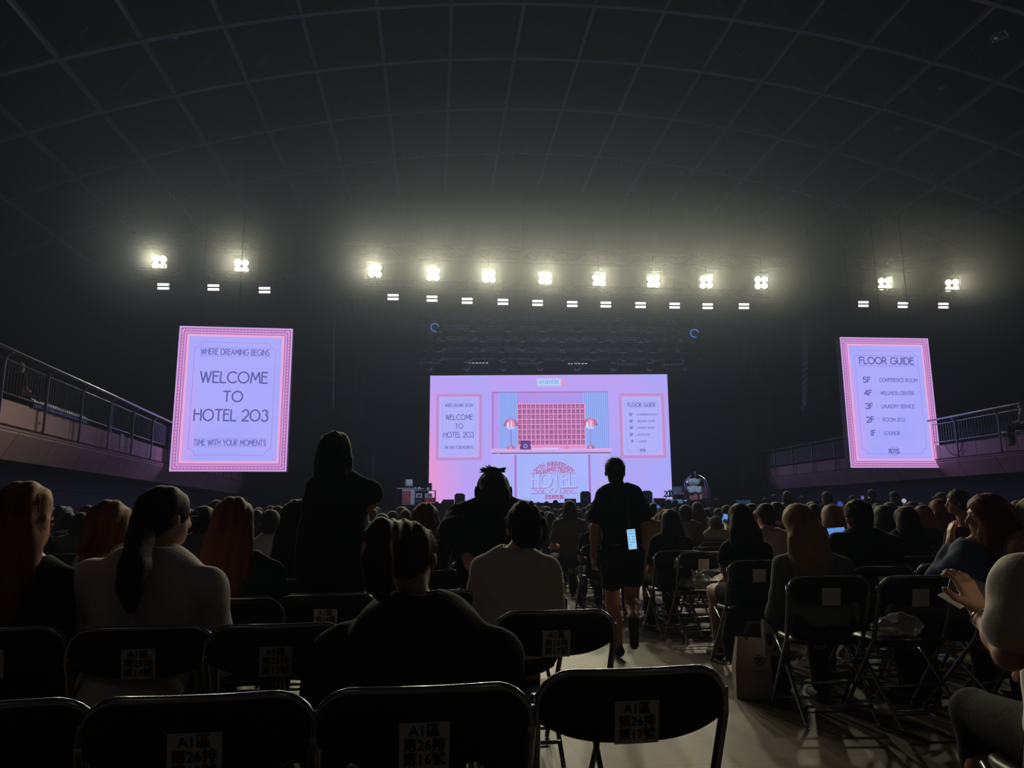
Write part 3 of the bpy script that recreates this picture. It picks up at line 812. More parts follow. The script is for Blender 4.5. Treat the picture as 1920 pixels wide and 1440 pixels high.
for r in range(8):
    for c_ in range(15):
        x = 970.5 + c_ * 8.45 + (c_ // 3) * .0; y = 760 + r * 9.7
        rect(pg, x, y, x + 6.6, y + 7.8, 5, 1)
        rect(pg, x, y, x + 6.6, y + 2.6, 6, 2)
        if (r * 7 + c_ * 5 + (r * c_) % 3) % 5 < 2: rect(pg, x + 2.2, y + 2.5, x + 4.4, y + 3.3, 7, 3); rect(pg, x + 2.9, y + 2.5, x + 3.7, y + 5.8, 7, 3)
pg.build('pigeonholes', [emit('pix_grid', (222, 150, 206)), emit('pix_hole', (166, 98, 152)), m_wine, emit('pix_key', (206, 150, 196))], win)
ct = MB(); rect(ct, 919, 843, 1146, 849, 8, 0); rect(ct, 921, 849, 1143, 853, 8, 1); rect(ct, 921, 849.5, 1143, 850.6, 9, 2)
rect(ct, 930, 852, 936, 852.8, 9, 3)
ct.build('counter_top', [emit('pix_counter', (214, 170, 240)), m_wine, emit('pix_glow', (206, 206, 255)), m_pink], win)
dk = MB(); rect(dk, 921, 853, 1143, 943.5, 7, 0); rect(dk, 963, 855, 967, 943.5, 8, 1); rect(dk, 1101, 855, 1105, 943.5, 8, 1)
rect(dk, 968, 855, 1100.5, 943.5, 8, 2)
dk.build('desk_front', [px_material('pix_desk', (182, 172, 252), (166, 178, 254), sc=.5), m_mauve, px_material('pix_desk2', (164, 180, 254), (172, 182, 255), sc=.5)], win)
def ell(mb, cx, cy, rx, ry, L, ci, a0=0, a1=360, n=20):
    mb.cur = ci; pts = arc(cx, cy, rx, ry, a0, a1, n)
    mb.add([bf(cx, 2 * cy - cy, L)] + [bf(x, 2 * cy - y, L) for x, y in pts], [(0, i + 1, i + 2) for i in range(len(pts) - 1)])
for lx in (957, 1106.5):
    lp = MB()
    ell(lp, lx, 801, 14, 14.5, 9, 0, 0, 180); ell(lp, lx, 801, 8, 14, 10, 1, 0, 180); ell(lp, lx - 6, 799, 2, 6, 11, 2); ell(lp, lx + 1, 797, 1.4, 6, 11, 2)
    ell(lp, lx, 802, 7.5, 6, 9, 3, 180, 360); rect(lp, lx - .7, 806, lx + .7, 838, 10, 4)
    ell(lp, lx, 844, 7.5, 7, 10, 0, 0, 180); ell(lp, lx - 1, 844, 3.5, 6, 11, 1, 0, 180); ell(lp, lx, 786, 1.0, 1.2, 9, 4)
    lp.build('mushroom_lamp', [emit('pix_lamp', (178, 104, 152)), emit('pix_lamp2', (216, 146, 186)), emit('pix_glint', (240, 214, 240)), m_cream, emit('pix_stem', (150, 130, 200))], win)
tp = MB(); ell(tp, 984, 837, 9, 8.5, 12, 0); rect(tp, 973.5, 838, 994, 845, 12, 0); strip(tp, [(975, 833), (978, 829.5), (990, 829.5), (993.5, 833)], 3.2, lambda x, y: bf(x, y, 12)); ell(tp, 984, 838.5, 4.2, 4.2, 13, 1); ell(tp, 984, 838.5, 2, 2, 14, 0)

tp.build('dial_telephone', [emit('pix_phone', (90, 66, 130)), emit('pix_dial', (160, 140, 210))], win)
bl_ = MB(); ell(bl_, 1061, 843.5, 5, 4, 12, 0, 0, 180); ell(bl_, 1061, 838.5, 1, 1, 12, 0); rect(bl_, 1015, 842, 1046, 844.5, 12, 1); rect(bl_, 998, 843, 1040, 845, 12, 1)
bl_.build('desk_bell', [m_rose, emit('pix_paper', (212, 196, 250))], win)
# box sign with the name
sg = MB(); rect(sg, 1052, 711, 1060, 725, 1, 1); rect(sg, 1006, 708.5, 1053.5, 725.5, 2, 0); rect(sg, 1008.5, 711, 1051, 723, 3, 2)
sgo = sg.build('box_sign', [emit('pix_sign_edge', (198, 180, 240)), m_pink, emit('pix_sign', (176, 214, 255))], big)
t_ = MB(); write(t_, 'KYUHYUN', 1012, 1047.5, 717, -7.0, .9, lambda x, y: bf(x, y, 4), serif=.7); t_.build('sign_lettering', emit('pix_sign_ink', (128, 150, 206)), sgo)
# the event emblem
em = MB(); red = lambda x, y: bf(x, y, 10)
def arc_text(mb, t, cx, cy, r, a0, a1, h, w, ky=1.0):
    k = (a0 - a1) / text_w(t)
    def fn(x, y):           # x along the arc in text units, y in 0..1
        an = math.radians(a0 - x * k); rr = r + (y - .5) * h
        return bf(cx + rr * math.cos(an), cy - rr * math.sin(an) * ky, 10)
    x = 0
    for c in t:
        adv, pl = G[c]
        for p in pl:
            strip(mb, [(x + a, b) for a, b in p], w, fn)
            for e in (p[0], p[-1]):
                if e[1] in (0, 1): strip(mb, [(x + e[0] - .16, e[1]), (x + e[0] + .16, e[1])], .12, fn)
        x += adv + .13
arc_text(em, '20TH ANNIVERSARY', 1036.5, 920, 48, 137, 43, 8.0, .2)
arc_text(em, 'FANMEETING', 1036.5, 920, 38.5, 130, 50, 7.0, .2)
for (x0, x1, y) in ((993, 1078, 889.5), (994, 1022, 917.5), (1050, 1079, 917.5), (994, 1024, 926.5), (1049, 1079, 926.5)): strip(em, [(x0, y), (x1, y)], 1.1, red)
for sgn in (-1, 1):
    c0 = 1036.5 + sgn * 28
    strip(em, [(c0 + sgn * q, 922 + 2.2 * math.sin(q * .75)) for q in np.linspace(-9, 9, 20)], .9, red)
    strip(em, arc(c0 - sgn * 8, 922, 2.2, 1.6, 0, 300, 10), .7, red)
write(em, 'KYUHYUN', 1020.5, 1053.5, 933, -6.6, 1.5, red, serif=.9)
em.build('emblem_red_lettering', emit('pix_red', (178, 92, 150)), win)
ho = MB(); hi = MB()
for mbx, dx, L in ((ho, .7, 10), (hi, -.5, 11)):
    write(mbx, 'HOTEL', 996 + dx, 1076 + dx, 903 + dx * .6, -24, 1.7, lambda x, y: bf(x, y, L), gap=.1, serif=2.2)
    write(mbx, '203', 1024 + dx, 1048 + dx, 921 + dx * .4, -8.5, 1.3, lambda x, y: bf(x, y, L))
ho.build('emblem_shadow_lettering', emit('pix_hotel_dark', (110, 104, 190)), win); hi.build('emblem_lettering', emit('pix_hotel', (190, 206, 255)), win)

# ================================================================== STAGE AND PROPS
stage_m = mat('stage_black', (34, 34, 40), .5, noise=.1)
SZ = PY(1300, 943.5, 40).z - .02          # stage floor height
st = empty('stage', (2, 38.6, 0), PHH * .5, 'black stage platform below the big LED screen', 'stage')
MB().bbox((0, 4.2, SZ / 2), (30, 8.4, SZ), .02).build('platform', stage_m, st)
for k in range(15):
    MB().box((-14 + 2 * k, -.02, SZ / 2 - .05), (1.94, .03, SZ - .2)).build('front_panel', mat('stage_skirt', (26, 26, 34), .8), st)
MB().box((0, -.03, SZ - .03), (30, .05, .04)).build('edge_strip', mat('edge_strip', (90, 90, 110), .5, .4), st)

def sp(px, py, y=40.5): 
    p = PY(px, py, y); p.z = SZ; return p
chrome = mat('chrome', (220, 220, 235), .18, 1.0)
white_p = mat('white_paint', (232, 232, 240), .6)
# floor lamp
p = sp(766, 940, 41.2); top = PY(766, 899, 41.2).z - SZ
fl = empty('floor_lamp', p, 0, 'floor lamp with a pale tapered shade at the left of the stage', 'lamp')
MB().lathe([(.22, 0), (.22, .03), (.03, .05)], n=20).build('base', chrome, fl, smooth=True)
MB().lathe([(.018, .04), (.018, top - .35)], n=10).build('pole', chrome, fl)
MB().lathe([(.035, .65), (.04, .68), (.035, 1.0), (.02, 1.02)], n=12).build('handle', mat('lamp_grip', (190, 150, 170), .5), fl, smooth=True)
MB().lathe([(.25, top - .38), (.18, top), (.175, top), (.245, top - .38)], n=28).build('lamp_shade', mat('lamp_shade', (236, 240, 250), .8, trans=0.0), fl, smooth=True)
# cabinet with pink front
p = sp(765, 940, 40.3)
cb = empty('bedside_cabinet', p, 0, 'low white cabinet with a salmon pink door left of the open shelf', 'cabinet')
hh = PY(765, 937, 40.3).z - SZ
hh = max(hh, .42)
MB().bbox((.0, .2, .45), (.66, .42, .86), .015).build('body', white_p, cb)
MB().bbox((-.08, -.03, .43), (.46, .03, .70), .008).build('door', mat('salmon_door', (206, 110, 116), .6), cb)
MB().tube([(.06, -.06, .5), (.06, -.06, .62)], .01, 6).build('handle', chrome, cb)
MB().bbox((-.12, .2, .9), (.98, .5, .05), .01).build('tabletop', white_p, cb)
for s in (-.58,): MB().tube([(s, .0, .88), (s - .05, 0, 0)], .018, 6).build('leg', chrome, cb)
# open shelf
p = sp(796, 940, 40.6); W_ = (815 - 777) / FPX * 40.6
sh = empty('open_shelf', p, 0, 'open metal shelf unit with framed pictures beside the floor lamp', 'shelf')
hs = PY(796, 920, 40.6).z - SZ
fm = mat('shelf_metal', (60, 58, 76), .5, .5)
for sx in (-1, 1):
    for sy in (0, .4):
        MB().box((sx * W_ / 2, sy, hs / 2), (.035, .035, hs)).build('leg', fm, sh)
lv = [.12, hs * .5, hs]
for z in lv: MB().box((0, .2, z), (W_, .42, .03)).build('shelf_board', fm if z != hs else mat('shelf_top', (170, 160, 180), .6), sh)
def on(px, z, dy=.0):
    q = PY(px, 900, 40.6); return Vector((q.x, 40.7 + dy, SZ + z))
def framed(px, z, w, h, lab, inner):
    r = empty('framed_picture', on(px, z + .016), 0, lab, 'picture')
    MB().bbox((0, 0, h / 2), (w, .04, h), .006).build('frame', white_p, r)
    MB().box((.0, -.023, h / 2), (w * .6, .004, h * .55)).build('print', inner, r)
framed(786, lv[1], .32, .24, 'wider white framed picture on the middle shelf', mat('print_blue', (84, 92, 150), .6))
framed(799.5, lv[1], .17, .24, 'narrow white framed card in the centre of the middle shelf', mat('print_pale', (150, 170, 210), .6))
framed(807, lv[1], .20, .24, 'white framed picture at the right end of the middle shelf', mat('print_dark', (64, 64, 100), .6))
def lathe_obj(name, prof, loc, m, lab, cat, n=16):
    return MB().lathe(prof, n=n).build(name, m, smooth=True, label=lab, cat=cat)
for (px, prof, lab, nm) in ((779, [(.04, 0), (.06, .04), (.05, .12), (.02, .17), (.02, .2)], 'small white vase at the left end of the shelf top', 'small_vase'),
                            (785.5, [(.03, 0), (.08, .05), (.09, .11), (.05, .18), (.015, .2)], 'round white ornament second on the shelf top', 'ornament'),
                            (802.5, [(.05, 0), (.09, .06), (.08, .14), (.03, .17), (.01, .18)], 'white ceramic cup beside the dark box on the shelf top', 'ceramic_cup')):
    o = lathe_obj(nm, prof, None, mat('ceramic', (236, 238, 246), .35), lab, 'ornament'); o.location = on(px, hs + .016)
a = empty('toy_airplane', on(792, hs + .016), 0, 'small white winged ornament in the middle of the shelf top', 'ornament')
MB().lathe([(.01, 0), (.01, .08)], n=6).build('stand', chrome, a)
MB().tube([(-.13, 0, .14), (-.05, 0, .1), (0, 0, .085), (.05, 0, .1), (.13, 0, .14)], [.01, .02, .03, .02, .01], 6).build('wings', white_p, a, smooth=True)
a = empty('radio', on(805.5, hs + .016, .12), 0, 'dark boxy radio set standing on the right of the shelf top', 'radio')
MB().bbox((0, 0, .2), (.2, .2, .4), .02).build('body', black_metal, a); MB().box((-.13, -.05, .1), (.3, .2, .18)).build('lower_case', black_metal, a)
MB().bbox((0, 0, .14), (.55, .3, .26), .02).build('storage_box', mat('red_box', (190, 70, 84), .6), label='red storage box on the lowest shelf', cat='box').location = on(806, lv[0] + .016)
MB().bbox((0, 0, .1), (.3, .26, .2), .02).build('storage_box', mat('violet_box', (70, 64, 130), .6), label='small violet box on the lowest shelf', cat='box').location = on(784, lv[0] + .016)

# stage monitors and tall cabinets standing in front of the screen
mon_m = mat('monitor_grille', (70, 70, 96), .7, noise=.2, nscale=60)
def tall_speaker(px, ptop, lab):
    q = sp(px, 940, 41.6); h = PY(px, ptop, 41.6).z - SZ
    r = empty('tall_speaker', q, 0, lab, 'loudspeaker', 'tall dark loudspeakers in front of the stage screen')
    mb = MB(); w = .29; 
    mb.add([(-w, 0, 0), (w, 0, 0), (w, 0, h * .86), (w * .6, 0, h), (-w * .6, 0, h), (-w, 0, h * .86), (-w * .9, .35, 0), (w * .9, .35, 0), (w * .9, .35, h * .86), (w * .55, .35, h), (-w * .55, .35, h), (-w * .9, .35, h * .86)],
           [(0, 1, 2, 3, 4, 5), (11, 10, 9, 8, 7, 6)] + [(i, i + 6, (i + 1) % 6 + 6, (i + 1) % 6) for i in range(6)])
    mb.build('cabinet', black_metal, r)
    MB().box((0, -.012, h * .45), (w * 1.7, .02, h * .7)).build('grille', mon_m, r)
tall_speaker(862, 925, 'tall dark loudspeaker on stage left of the big dark figure')
tall_speaker(1098, 921, 'tall dark loudspeaker on stage right of the desk emblem')
tall_speaker(1214, 920, 'tall dark loudspeaker on stage near the lower right of the big screen')
def wedge(px, lab):
    q = sp(px, 943, 39.6); r = empty('stage_monitor', q, 0, lab, 'loudspeaker', 'low wedge monitors along the stage edge')
    mb = MB(); mb.add([(-.3, 0, 0), (.3, 0, 0), (.3, .35, 0), (-.3, .35, 0), (-.3, .12, .27), (.3, .12, .27), (.3, .35, .3), (-.3, .35, .3)],
                      [(3, 2, 1, 0), (4, 5, 6, 7), (0, 1, 5, 4), (1, 2, 6, 5), (2, 3, 7, 6), (3, 0, 4, 7)]); mb.build('cabinet', black_metal, r)
    MB().box((0, .045, .135), (.5, .01, .2), Matrix.Rotation(-.4, 3, 'X')).build('grille', mat('pale_grille', (120, 124, 170), .5), r)
wedge(840, 'low wedge monitor on the stage edge beside the open shelf'); wedge(1070, 'low wedge monitor on the stage edge below the desk emblem')
wedge(1238, 'low wedge monitor on the stage edge at the right of the screen')

# display stand with numerals, record player box, luggage cart
ds = empty('display_stand', sp(1254, 940, 40.6), 0, 'thin stand with a 203 sign at the right of the stage screen', 'sign stand')
z203 = PY(1254, 925.5, 40.6).z - SZ
MB().box((0, 0, z203 - .17), (.52, .3, .03)).build('shelf_board', fm, ds)
for x in (-.1, .3): MB().box((x, .1, (z203 - .17) / 2), (.025, .025, z203 - .17)).build('leg', fm, ds)
MB().bbox((.13, .05, z203 + .02), (.22, .03, .38), .01).build('sign_plate', mat('plate_cyan', (160, 214, 236), .6), ds)
ink = mat('sign_ink', (24, 26, 60), .6)
m_ = MB()
for mb, t, x0, x1, zc, hh_ in ((m_, '203', -.22, .26, z203, .27),):
    write(mb, t, x0, x1, zc, hh_, .045, lambda x, y: Vector((x, -.0, y)), serif=.03)
o = m_.build('numerals', ink, ds); s = o.modifiers.new('s', 'SOLIDIFY'); s.thickness = .03
m_ = MB()
f2 = lambda x, y: Vector((x, .02, y))
zz = z203 - .42
for q in ([(-.24, .1), (-.16, .14), (-.2, -.02), (-.27, -.1)], [(-.2, .02), (-.13, -.08)], [(-.09, .12), (-.1, -.1)], [(-.04, .06), (.04, .12), (.0, -.02), (-.05, -.12)], [(.03, .12), (.1, .1), (.06, -.04)]):
    strip(m_, [(x, y + zz) for x, y in q], .03, f2)
o = m_.build('lettering', ink, ds); s = o.modifiers.new('s', 'SOLIDIFY'); s.thickness = .02
for (px, w, lab) in ((1262, .24, 'small pale blue plaque on the stage edge, left of two'), (1274.5, .34, 'wider pale blue plaque on the stage edge, right of two')):
    r = empty('plaque', sp(px, 942, 39.8), 0, lab, 'plaque')
    mb = MB(); mb.add([(-w / 2, 0, .02), (w / 2, 0, .02), (w / 2, .03, .02), (-w / 2, .03, .02), (-w / 2, .08, .22), (w / 2, .08, .22), (w / 2, .11, .22), (-w / 2, .11, .22)],
                      [(3, 2, 1, 0), (4, 5, 6, 7), (0, 1, 5, 4), (1, 2, 6, 5), (2, 3, 7, 6), (3, 0, 4, 7)]); mb.build('plate', mat('plate_cyan', (160, 214, 236)), r)
    MB().box((0, .11, .01), (w * .5, .12, .02)).build('foot', white_p, r)
r = empty('record_player', sp(1275, 940, 40.8), 0, 'record player with an open clear lid on a small table', 'record player')
zt = PY(1275, 926.5, 40.8).z - SZ
MB().bbox((0, .1, zt + .03), (.52, .36, .10), .01).build('body', mat('rose_wood', (160, 104, 120), .5), r)
MB().lathe([(.13, 0), (.13, .012), (.02, .014)], (0, .1, zt + .08), 20).build('turntable', black_metal, r)
gl = mat('clear_lid', (170, 180, 220), .1, trans=.0, alpha=.35)
lid = MB(); lid.box((-.04, .28, zt + .24), (.50, .02, .34)); lid.build('lid', gl, r)
MB().tube([(-.29, .28, zt + .08), (-.29, .28, zt + .41), (.21, .28, zt + .41), (.21, .28, zt + .08)], .008, 4).build('lid_rim', mat('rim_grey', (130, 130, 150), .4), r)
MB().tube([(.06, .2, zt + .4), (.12, .2, zt + .3), (.2, .15, zt + .1)], .012, 6).build('tone_arm', chrome, r)
r2 = empty('side_table', sp(1275, 940, 40.8), 0, 'small dark table under the record player', 'table')
MB().box((0, .1, zt - .04), (.66, .42, .035)).build('tabletop', fm, r2)
for x in (-.28, .28):
    for y in (-.05, .27): MB().box((x, y, (zt - .06) / 2), (.025, .025, zt - .06)).build('leg', fm, r2)

# birdcage luggage cart
q = sp(1309, 940, 40.0); sc = 40.0 / FPX
cw = 42 * sc; ch = PY(1309, 887, 40).z - SZ
lc = empty('luggage_cart', q, 0, 'shiny birdcage hotel luggage cart at the right of the stage', 'luggage cart')
MB().bbox((.05, .3, .16), (cw + .12, .62, .07), .02).build('deck', chrome, lc)
for (x, y) in ((-.5, .06), (.6, .06), (-.5, .54), (.6, .54)): MB().lathe([(.06, -.02), (.065, 0), (.06, .02)], (x, y, .065), 12, Matrix.Rotation(PI / 2, 3, 'Y')).build('wheel', black_metal, lc)
hw = cw / 2 - .04
for yy in (.06, .54):
    pts = [(-hw, yy, .19), (-hw, yy, ch * .58)] + [(-hw * math.cos(a), yy + (.3 - yy) * math.sin(a) ** 2, ch * .58 + (ch * .38) * math.sin(a)) for a in np.linspace(.12, PI - .12, 16)] + [(hw, yy, ch * .58), (hw, yy, .19)]
    MB().tube(pts, .028, 8).build('arch', chrome, lc, smooth=True)
MB().tube([(-.24, .3, ch * .80), (.26, .3, ch * .80)], .02, 8).tube([(0, .3, ch * .80), (0, .3, ch * .97)], .012, 6).build('hanging_rail', chrome, lc, smooth=True)
MB().lathe([(.01, 0), (.05, .02), (.02, .05), (.055, .09), (.05, .13), (.01, .16)], (0, .3, ch * .96), 12).build('finial', chrome, lc, smooth=True)

# plush toy, suitcase and parcels riding on the cart deck
dz_ = SZ + .20
plush_m = mat('plush_white', (222, 230, 244), .95, noise=.06, nscale=120, bump=.3, sheen=.6)
pc = PY(1304.5, 930, 39.9); pcx = pc.x
pl = empty('plush_toy', (pcx, 40.18, dz_ + .34), 0, 'big pale round-headed plush toy sitting on the luggage cart', 'toy')
def plush_body():
    pr = [('e', (0, .05, .22), (.30, .22, .22)), ('e', (0, .02, .60), (.33, .26, .21)), ('e', (-.30, -.02, .27), (.13, .12, .12)), ('e', (.30, -.02, .27), (.13, .12, .12)), ('e', (-.20, -.16, .09), (.16, .15, .12)), ('e', (.20, -.16, .09), (.16, .15, .12)),
          ('e', (-.24, .02, .78), (.06, .05, .06))]
    return sdf_mesh(pr, .022, .05, fn=lambda X, Y, Z: .004 * np.sin(X * 55) * np.sin(Z * 60 + Y * 30), name='body')

def build_plush():
    m = plush_body(); m.materials.append(plush_m); link_mesh('body', m, pl)
    MB().lathe([(.01, -.03), (.07, -.02), (.085, 0), (.07, .02), (.01, .03)], (.33, .04, .72), 14, Matrix.Rotation(PI / 2, 3, 'X')).build('ear', mat('plush_peach', (206, 140, 130), .9), pl, smooth=True)
    for x in (-.13, .03): MB().lathe([(.005, -.012), (.022, -.006), (.024, 0), (.005, .01)], (x, -.225, .66), 10, Matrix.Rotation(PI / 2, 3, 'X')).build('eye', black_metal, pl, smooth=True)
    MB().tube([(-.10 + .1 * t, -.245 - .004 * math.sin(PI * t), .585 - .02 * math.sin(PI * t)) for t in np.linspace(0, 1, 8)], .007, 5).build('mouth', black_metal, pl)
sx_ = PY(1323, 930, 39.9).x
sc_ = empty('suitcase', (sx_, 40.2, dz_), 0, 'dark wine and navy suitcase standing beside the plush toy', 'suitcase')
MB().bbox((0, 0, .33), (.40, .3, .62), .05).build('shell', mat('suitcase_wine', (120, 70, 90), .45, noise=.2), sc_)
MB().bbox((.26, .02, .33), (.12, .3, .60), .04).build('side_shell', mat('suitcase_navy', (50, 56, 96), .5), sc_)
for z in (.12, .30, .48): MB().box((-.0, -.152, z), (.40, .012, .02)).build('rib', mat('rib_pale', (140, 120, 150), .4), sc_)
MB().tube([(-.1, 0, .64), (-.1, 0, .70), (.1, 0, .70), (.1, 0, .64)], .012, 6).build('handle', chrome, sc_)
MB().bbox((0, 0, .15), (.42, .28, .30), .02).build('parcel', mat('parcel_pink', (214, 130, 150), .6), label='small pink parcel under the plush toy on the cart', cat='box').location = (pcx - .05, 40.2, dz_ + .0)
MB().bbox((0, 0, .15), (.14, .14, .30), .03).build('parcel', mat('parcel_peach', (222, 180, 170), .6), label='narrow peach parcel beside the plush toy on the cart', cat='box').location = (pcx + .30, 40.05, dz_)

# ================================================================== SMOOTH BODIES: blended volumes turned into one surface
def _cap(X, Y, Z, a, b, ra, rb):
    ab = b - a; L2 = float(ab @ ab) + 1e-12
    t = np.clip(((X - a[0]) * ab[0] + (Y - a[1]) * ab[1] + (Z - a[2]) * ab[2]) / L2, 0, 1)
    dx = X - a[0] - ab[0] * t; dy = Y - a[1] - ab[1] * t; dz = Z - a[2] - ab[2] * t
    return np.sqrt(dx * dx + dy * dy + dz * dz) - (ra + (rb - ra) * t)
def _ell(X, Y, Z, c, r, R):
    x, y, z = X - c[0], Y - c[1], Z - c[2]
    if R is not None:
        x, y, z = (R[0, 0] * x + R[1, 0] * y + R[2, 0] * z), (R[0, 1] * x + R[1, 1] * y + R[2, 1] * z), (R[0, 2] * x + R[1, 2] * y + R[2, 2] * z)
    k0 = np.sqrt((x / r[0]) ** 2 + (y / r[1]) ** 2 + (z / r[2]) ** 2)
    k1 = np.sqrt((x / r[0] ** 2) ** 2 + (y / r[1] ** 2) ** 2 + (z / r[2] ** 2) ** 2) + 1e-9
    return k0 * (k0 - 1.0) / k1

def sdf_mesh(prims, h, k=0.025, cuts=(), fn=None, name='form'):
    """prims: ('c',a,b,ra,rb[,k]) tapered limb, ('e',c,(rx,ry,rz)[,R,k]) ellipsoid, ('-', prim) carve. cuts: (point, normal) keep the side against the normal"""
    bb = []
    for p in prims:
        q = p[1] if p[0] == '-' else p
        if q[0] == 'c':
            a, b = np.array(q[1], float), np.array(q[2], float); m = max(q[3], q[4])
            lo, hi = np.minimum(a, b) - m, np.maximum(a, b) + m
        else:
            c = np.array(q[1], float); R = q[3] if len(q) > 3 and q[3] is not None else np.eye(3)
            e = np.sqrt(((np.array(R) * np.array(q[2])) ** 2).sum(1)); lo, hi = c - e, c + e
        bb.append((lo, hi))
    LO = np.min([b[0] for b, p in zip(bb, prims) if p[0] != '-'], 0) - 3 * h; HI = np.max([b[1] for b, p in zip(bb, prims) if p[0] != '-'], 0) + 3 * h
    n = np.ceil((HI - LO) / h).astype(int) + 1
    F = np.full(n, 1.0, np.float32)
    g = [LO[i] + h * np.arange(n[i]) for i in range(3)]
    for p, (lo, hi) in zip(prims, bb):
        sub = p[0] == '-'; q = p[1] if sub else p
        kk = k
        if q[0] == 'c' and len(q) > 5: kk = q[5]
        if q[0] == 'e' and len(q) > 4: kk = q[4]
        m = kk + 3.0 * h
        i0 = np.clip(np.floor((lo - m - LO) / h).astype(int), 0, n); i1 = np.clip(np.ceil((hi + m - LO) / h).astype(int) + 1, 0, n)
        if np.any(i1 <= i0): continue
        sl = tuple(slice(a, b) for a, b in zip(i0, i1))
        X = g[0][sl[0]][:, None, None]; Y = g[1][sl[1]][None, :, None]; Z = g[2][sl[2]][None, None, :]
        if q[0] == 'c': D = _cap(X, Y, Z, np.array(q[1], float), np.array(q[2], float), q[3], q[4])
        else: D = _ell(X, Y, Z, q[1], q[2], np.array(q[3]) if len(q) > 3 and q[3] is not None else None)
        A = F[sl]
        if sub:
            F[sl] = np.maximum(A, -D)
        else:
            hh = np.maximum(kk - np.abs(A - D), 0) / kk
            F[sl] = np.minimum(A, D) - hh * hh * kk * .25
    X = g[0][:, None, None]; Y = g[1][None, :, None]; Z = g[2][None, None, :]
    for (pt, nr) in cuts:
        F = np.maximum(F, ((X - pt[0]) * nr[0] + (Y - pt[1]) * nr[1] + (Z - pt[2]) * nr[2]).astype(np.float32))
    if fn is not None: F = F + fn(X, Y, Z).astype(np.float32)
    # surface nets
    S = F < 0
    c = [S[:-1, :-1, :-1], S[1:, :-1, :-1], S[:-1, 1:, :-1], S[1:, 1:, :-1], S[:-1, :-1, 1:], S[1:, :-1, 1:], S[:-1, 1:, 1:], S[1:, 1:, 1:]]
    cnt = sum(x.astype(np.int8) for x in c); act = (cnt > 0) & (cnt < 8)
    ii = np.argwhere(act)
    if len(ii) == 0: 
        return MB().box((0, 0, 0), (.001, .001, .001)).mesh(name, [])
    idx = -np.ones(act.shape, np.int64); idx[act] = np.arange(len(ii))
    P = np.zeros((len(ii), 3)); N = np.zeros(len(ii))
    cor = [(x, y, z) for z in (0, 1) for y in (0, 1) for x in (0, 1)]
    val = {q: F[ii[:, 0] + q[0], ii[:, 1] + q[1], ii[:, 2] + q[2]] for q in cor}
    for ax in range(3):
        for q in cor:
            if q[ax]: continue
            w = list(q); w[ax] = 1; w = tuple(w)
            a, b = val[q], val[w]; m = (a < 0) != (b < 0)
            t = np.where(m, a / np.where(m, a - b, 1), 0)
            pos = np.array(q, float)[None, :] + np.zeros((len(ii), 3)); pos[:, ax] += t
            P[m] += pos[m]; N[m] += 1
    V = (ii + P / N[:, None]) * h + LO
    fs = []
    for ax in range(3):
        u, v = (ax + 1) % 3, (ax + 2) % 3
        sa = [slice(None)] * 3; sb = [slice(None)] * 3; sa[ax] = slice(0, -1); sb[ax] = slice(1, None)
        A, B = S[tuple(sa)], S[tuple(sb)]
        e = np.argwhere(A != B)
        e = e[(e[:, u] > 0) & (e[:, v] > 0) & (e[:, u] < F.shape[u] - 1) & (e[:, v] < F.shape[v] - 1)]
        inside = A[e[:, 0], e[:, 1], e[:, 2]]
        def cell(du, dv):
            q = e.copy(); q[:, u] -= du; q[:, v] -= dv
            return idx[q[:, 0], q[:, 1], q[:, 2]]
        q4 = np.stack([cell(1, 1), cell(0, 1), cell(0, 0), cell(1, 0)], 1)
        q4[~inside] = q4[~inside][:, ::-1]
        fs.append(q4)
    Fq = np.concatenate(fs); Fq = Fq[(Fq >= 0).all(1)]
    me = bpy.data.meshes.new(name)
    me.vertices.add(len(V)); me.vertices.foreach_set('co', V.astype(np.float32).ravel())
    me.loops.add(Fq.size); me.loops.foreach_set('vertex_index', Fq.astype(np.int32).ravel())
    me.polygons.add(len(Fq)); me.polygons.foreach_set('loop_start', np.arange(0, Fq.size, 4, dtype=np.int32))
    me.polygons.foreach_set('use_smooth', [True] * len(Fq))
    me.update(); me.validate()
    return me

def mesh_with_tubes(me, tubes, r, m):
    """adds fine hair strands (thin tubes) to a hair mesh"""
    mb = MB()
    for t in tubes: mb.tube(t, [r] * (len(t) - 1) + [r * .3], 3, cap=False)
    b = len(me.vertices)
    V = np.empty(b * 3, np.float32); me.vertices.foreach_get('co', V)
    L = np.empty(len(me.loops), np.int32); me.loops.foreach_get('vertex_index', L)
    V2 = np.array(mb.v, np.float32).ravel(); L2 = np.array(mb.f, np.int32).ravel() + b
    me2 = bpy.data.meshes.new(me.name); VV = np.concatenate([V, V2]); LL = np.concatenate([L, L2])
    me2.vertices.add(len(VV) // 3); me2.vertices.foreach_set('co', VV)
    me2.loops.add(len(LL)); me2.loops.foreach_set('vertex_index', LL)
    me2.polygons.add(len(LL) // 4); me2.polygons.foreach_set('loop_start', np.arange(0, len(LL), 4, dtype=np.int32))
    me2.polygons.foreach_set('use_smooth', [True] * (len(LL) // 4)); me2.update(); me2.validate()
    bpy.data.meshes.remove(me)
    return me2

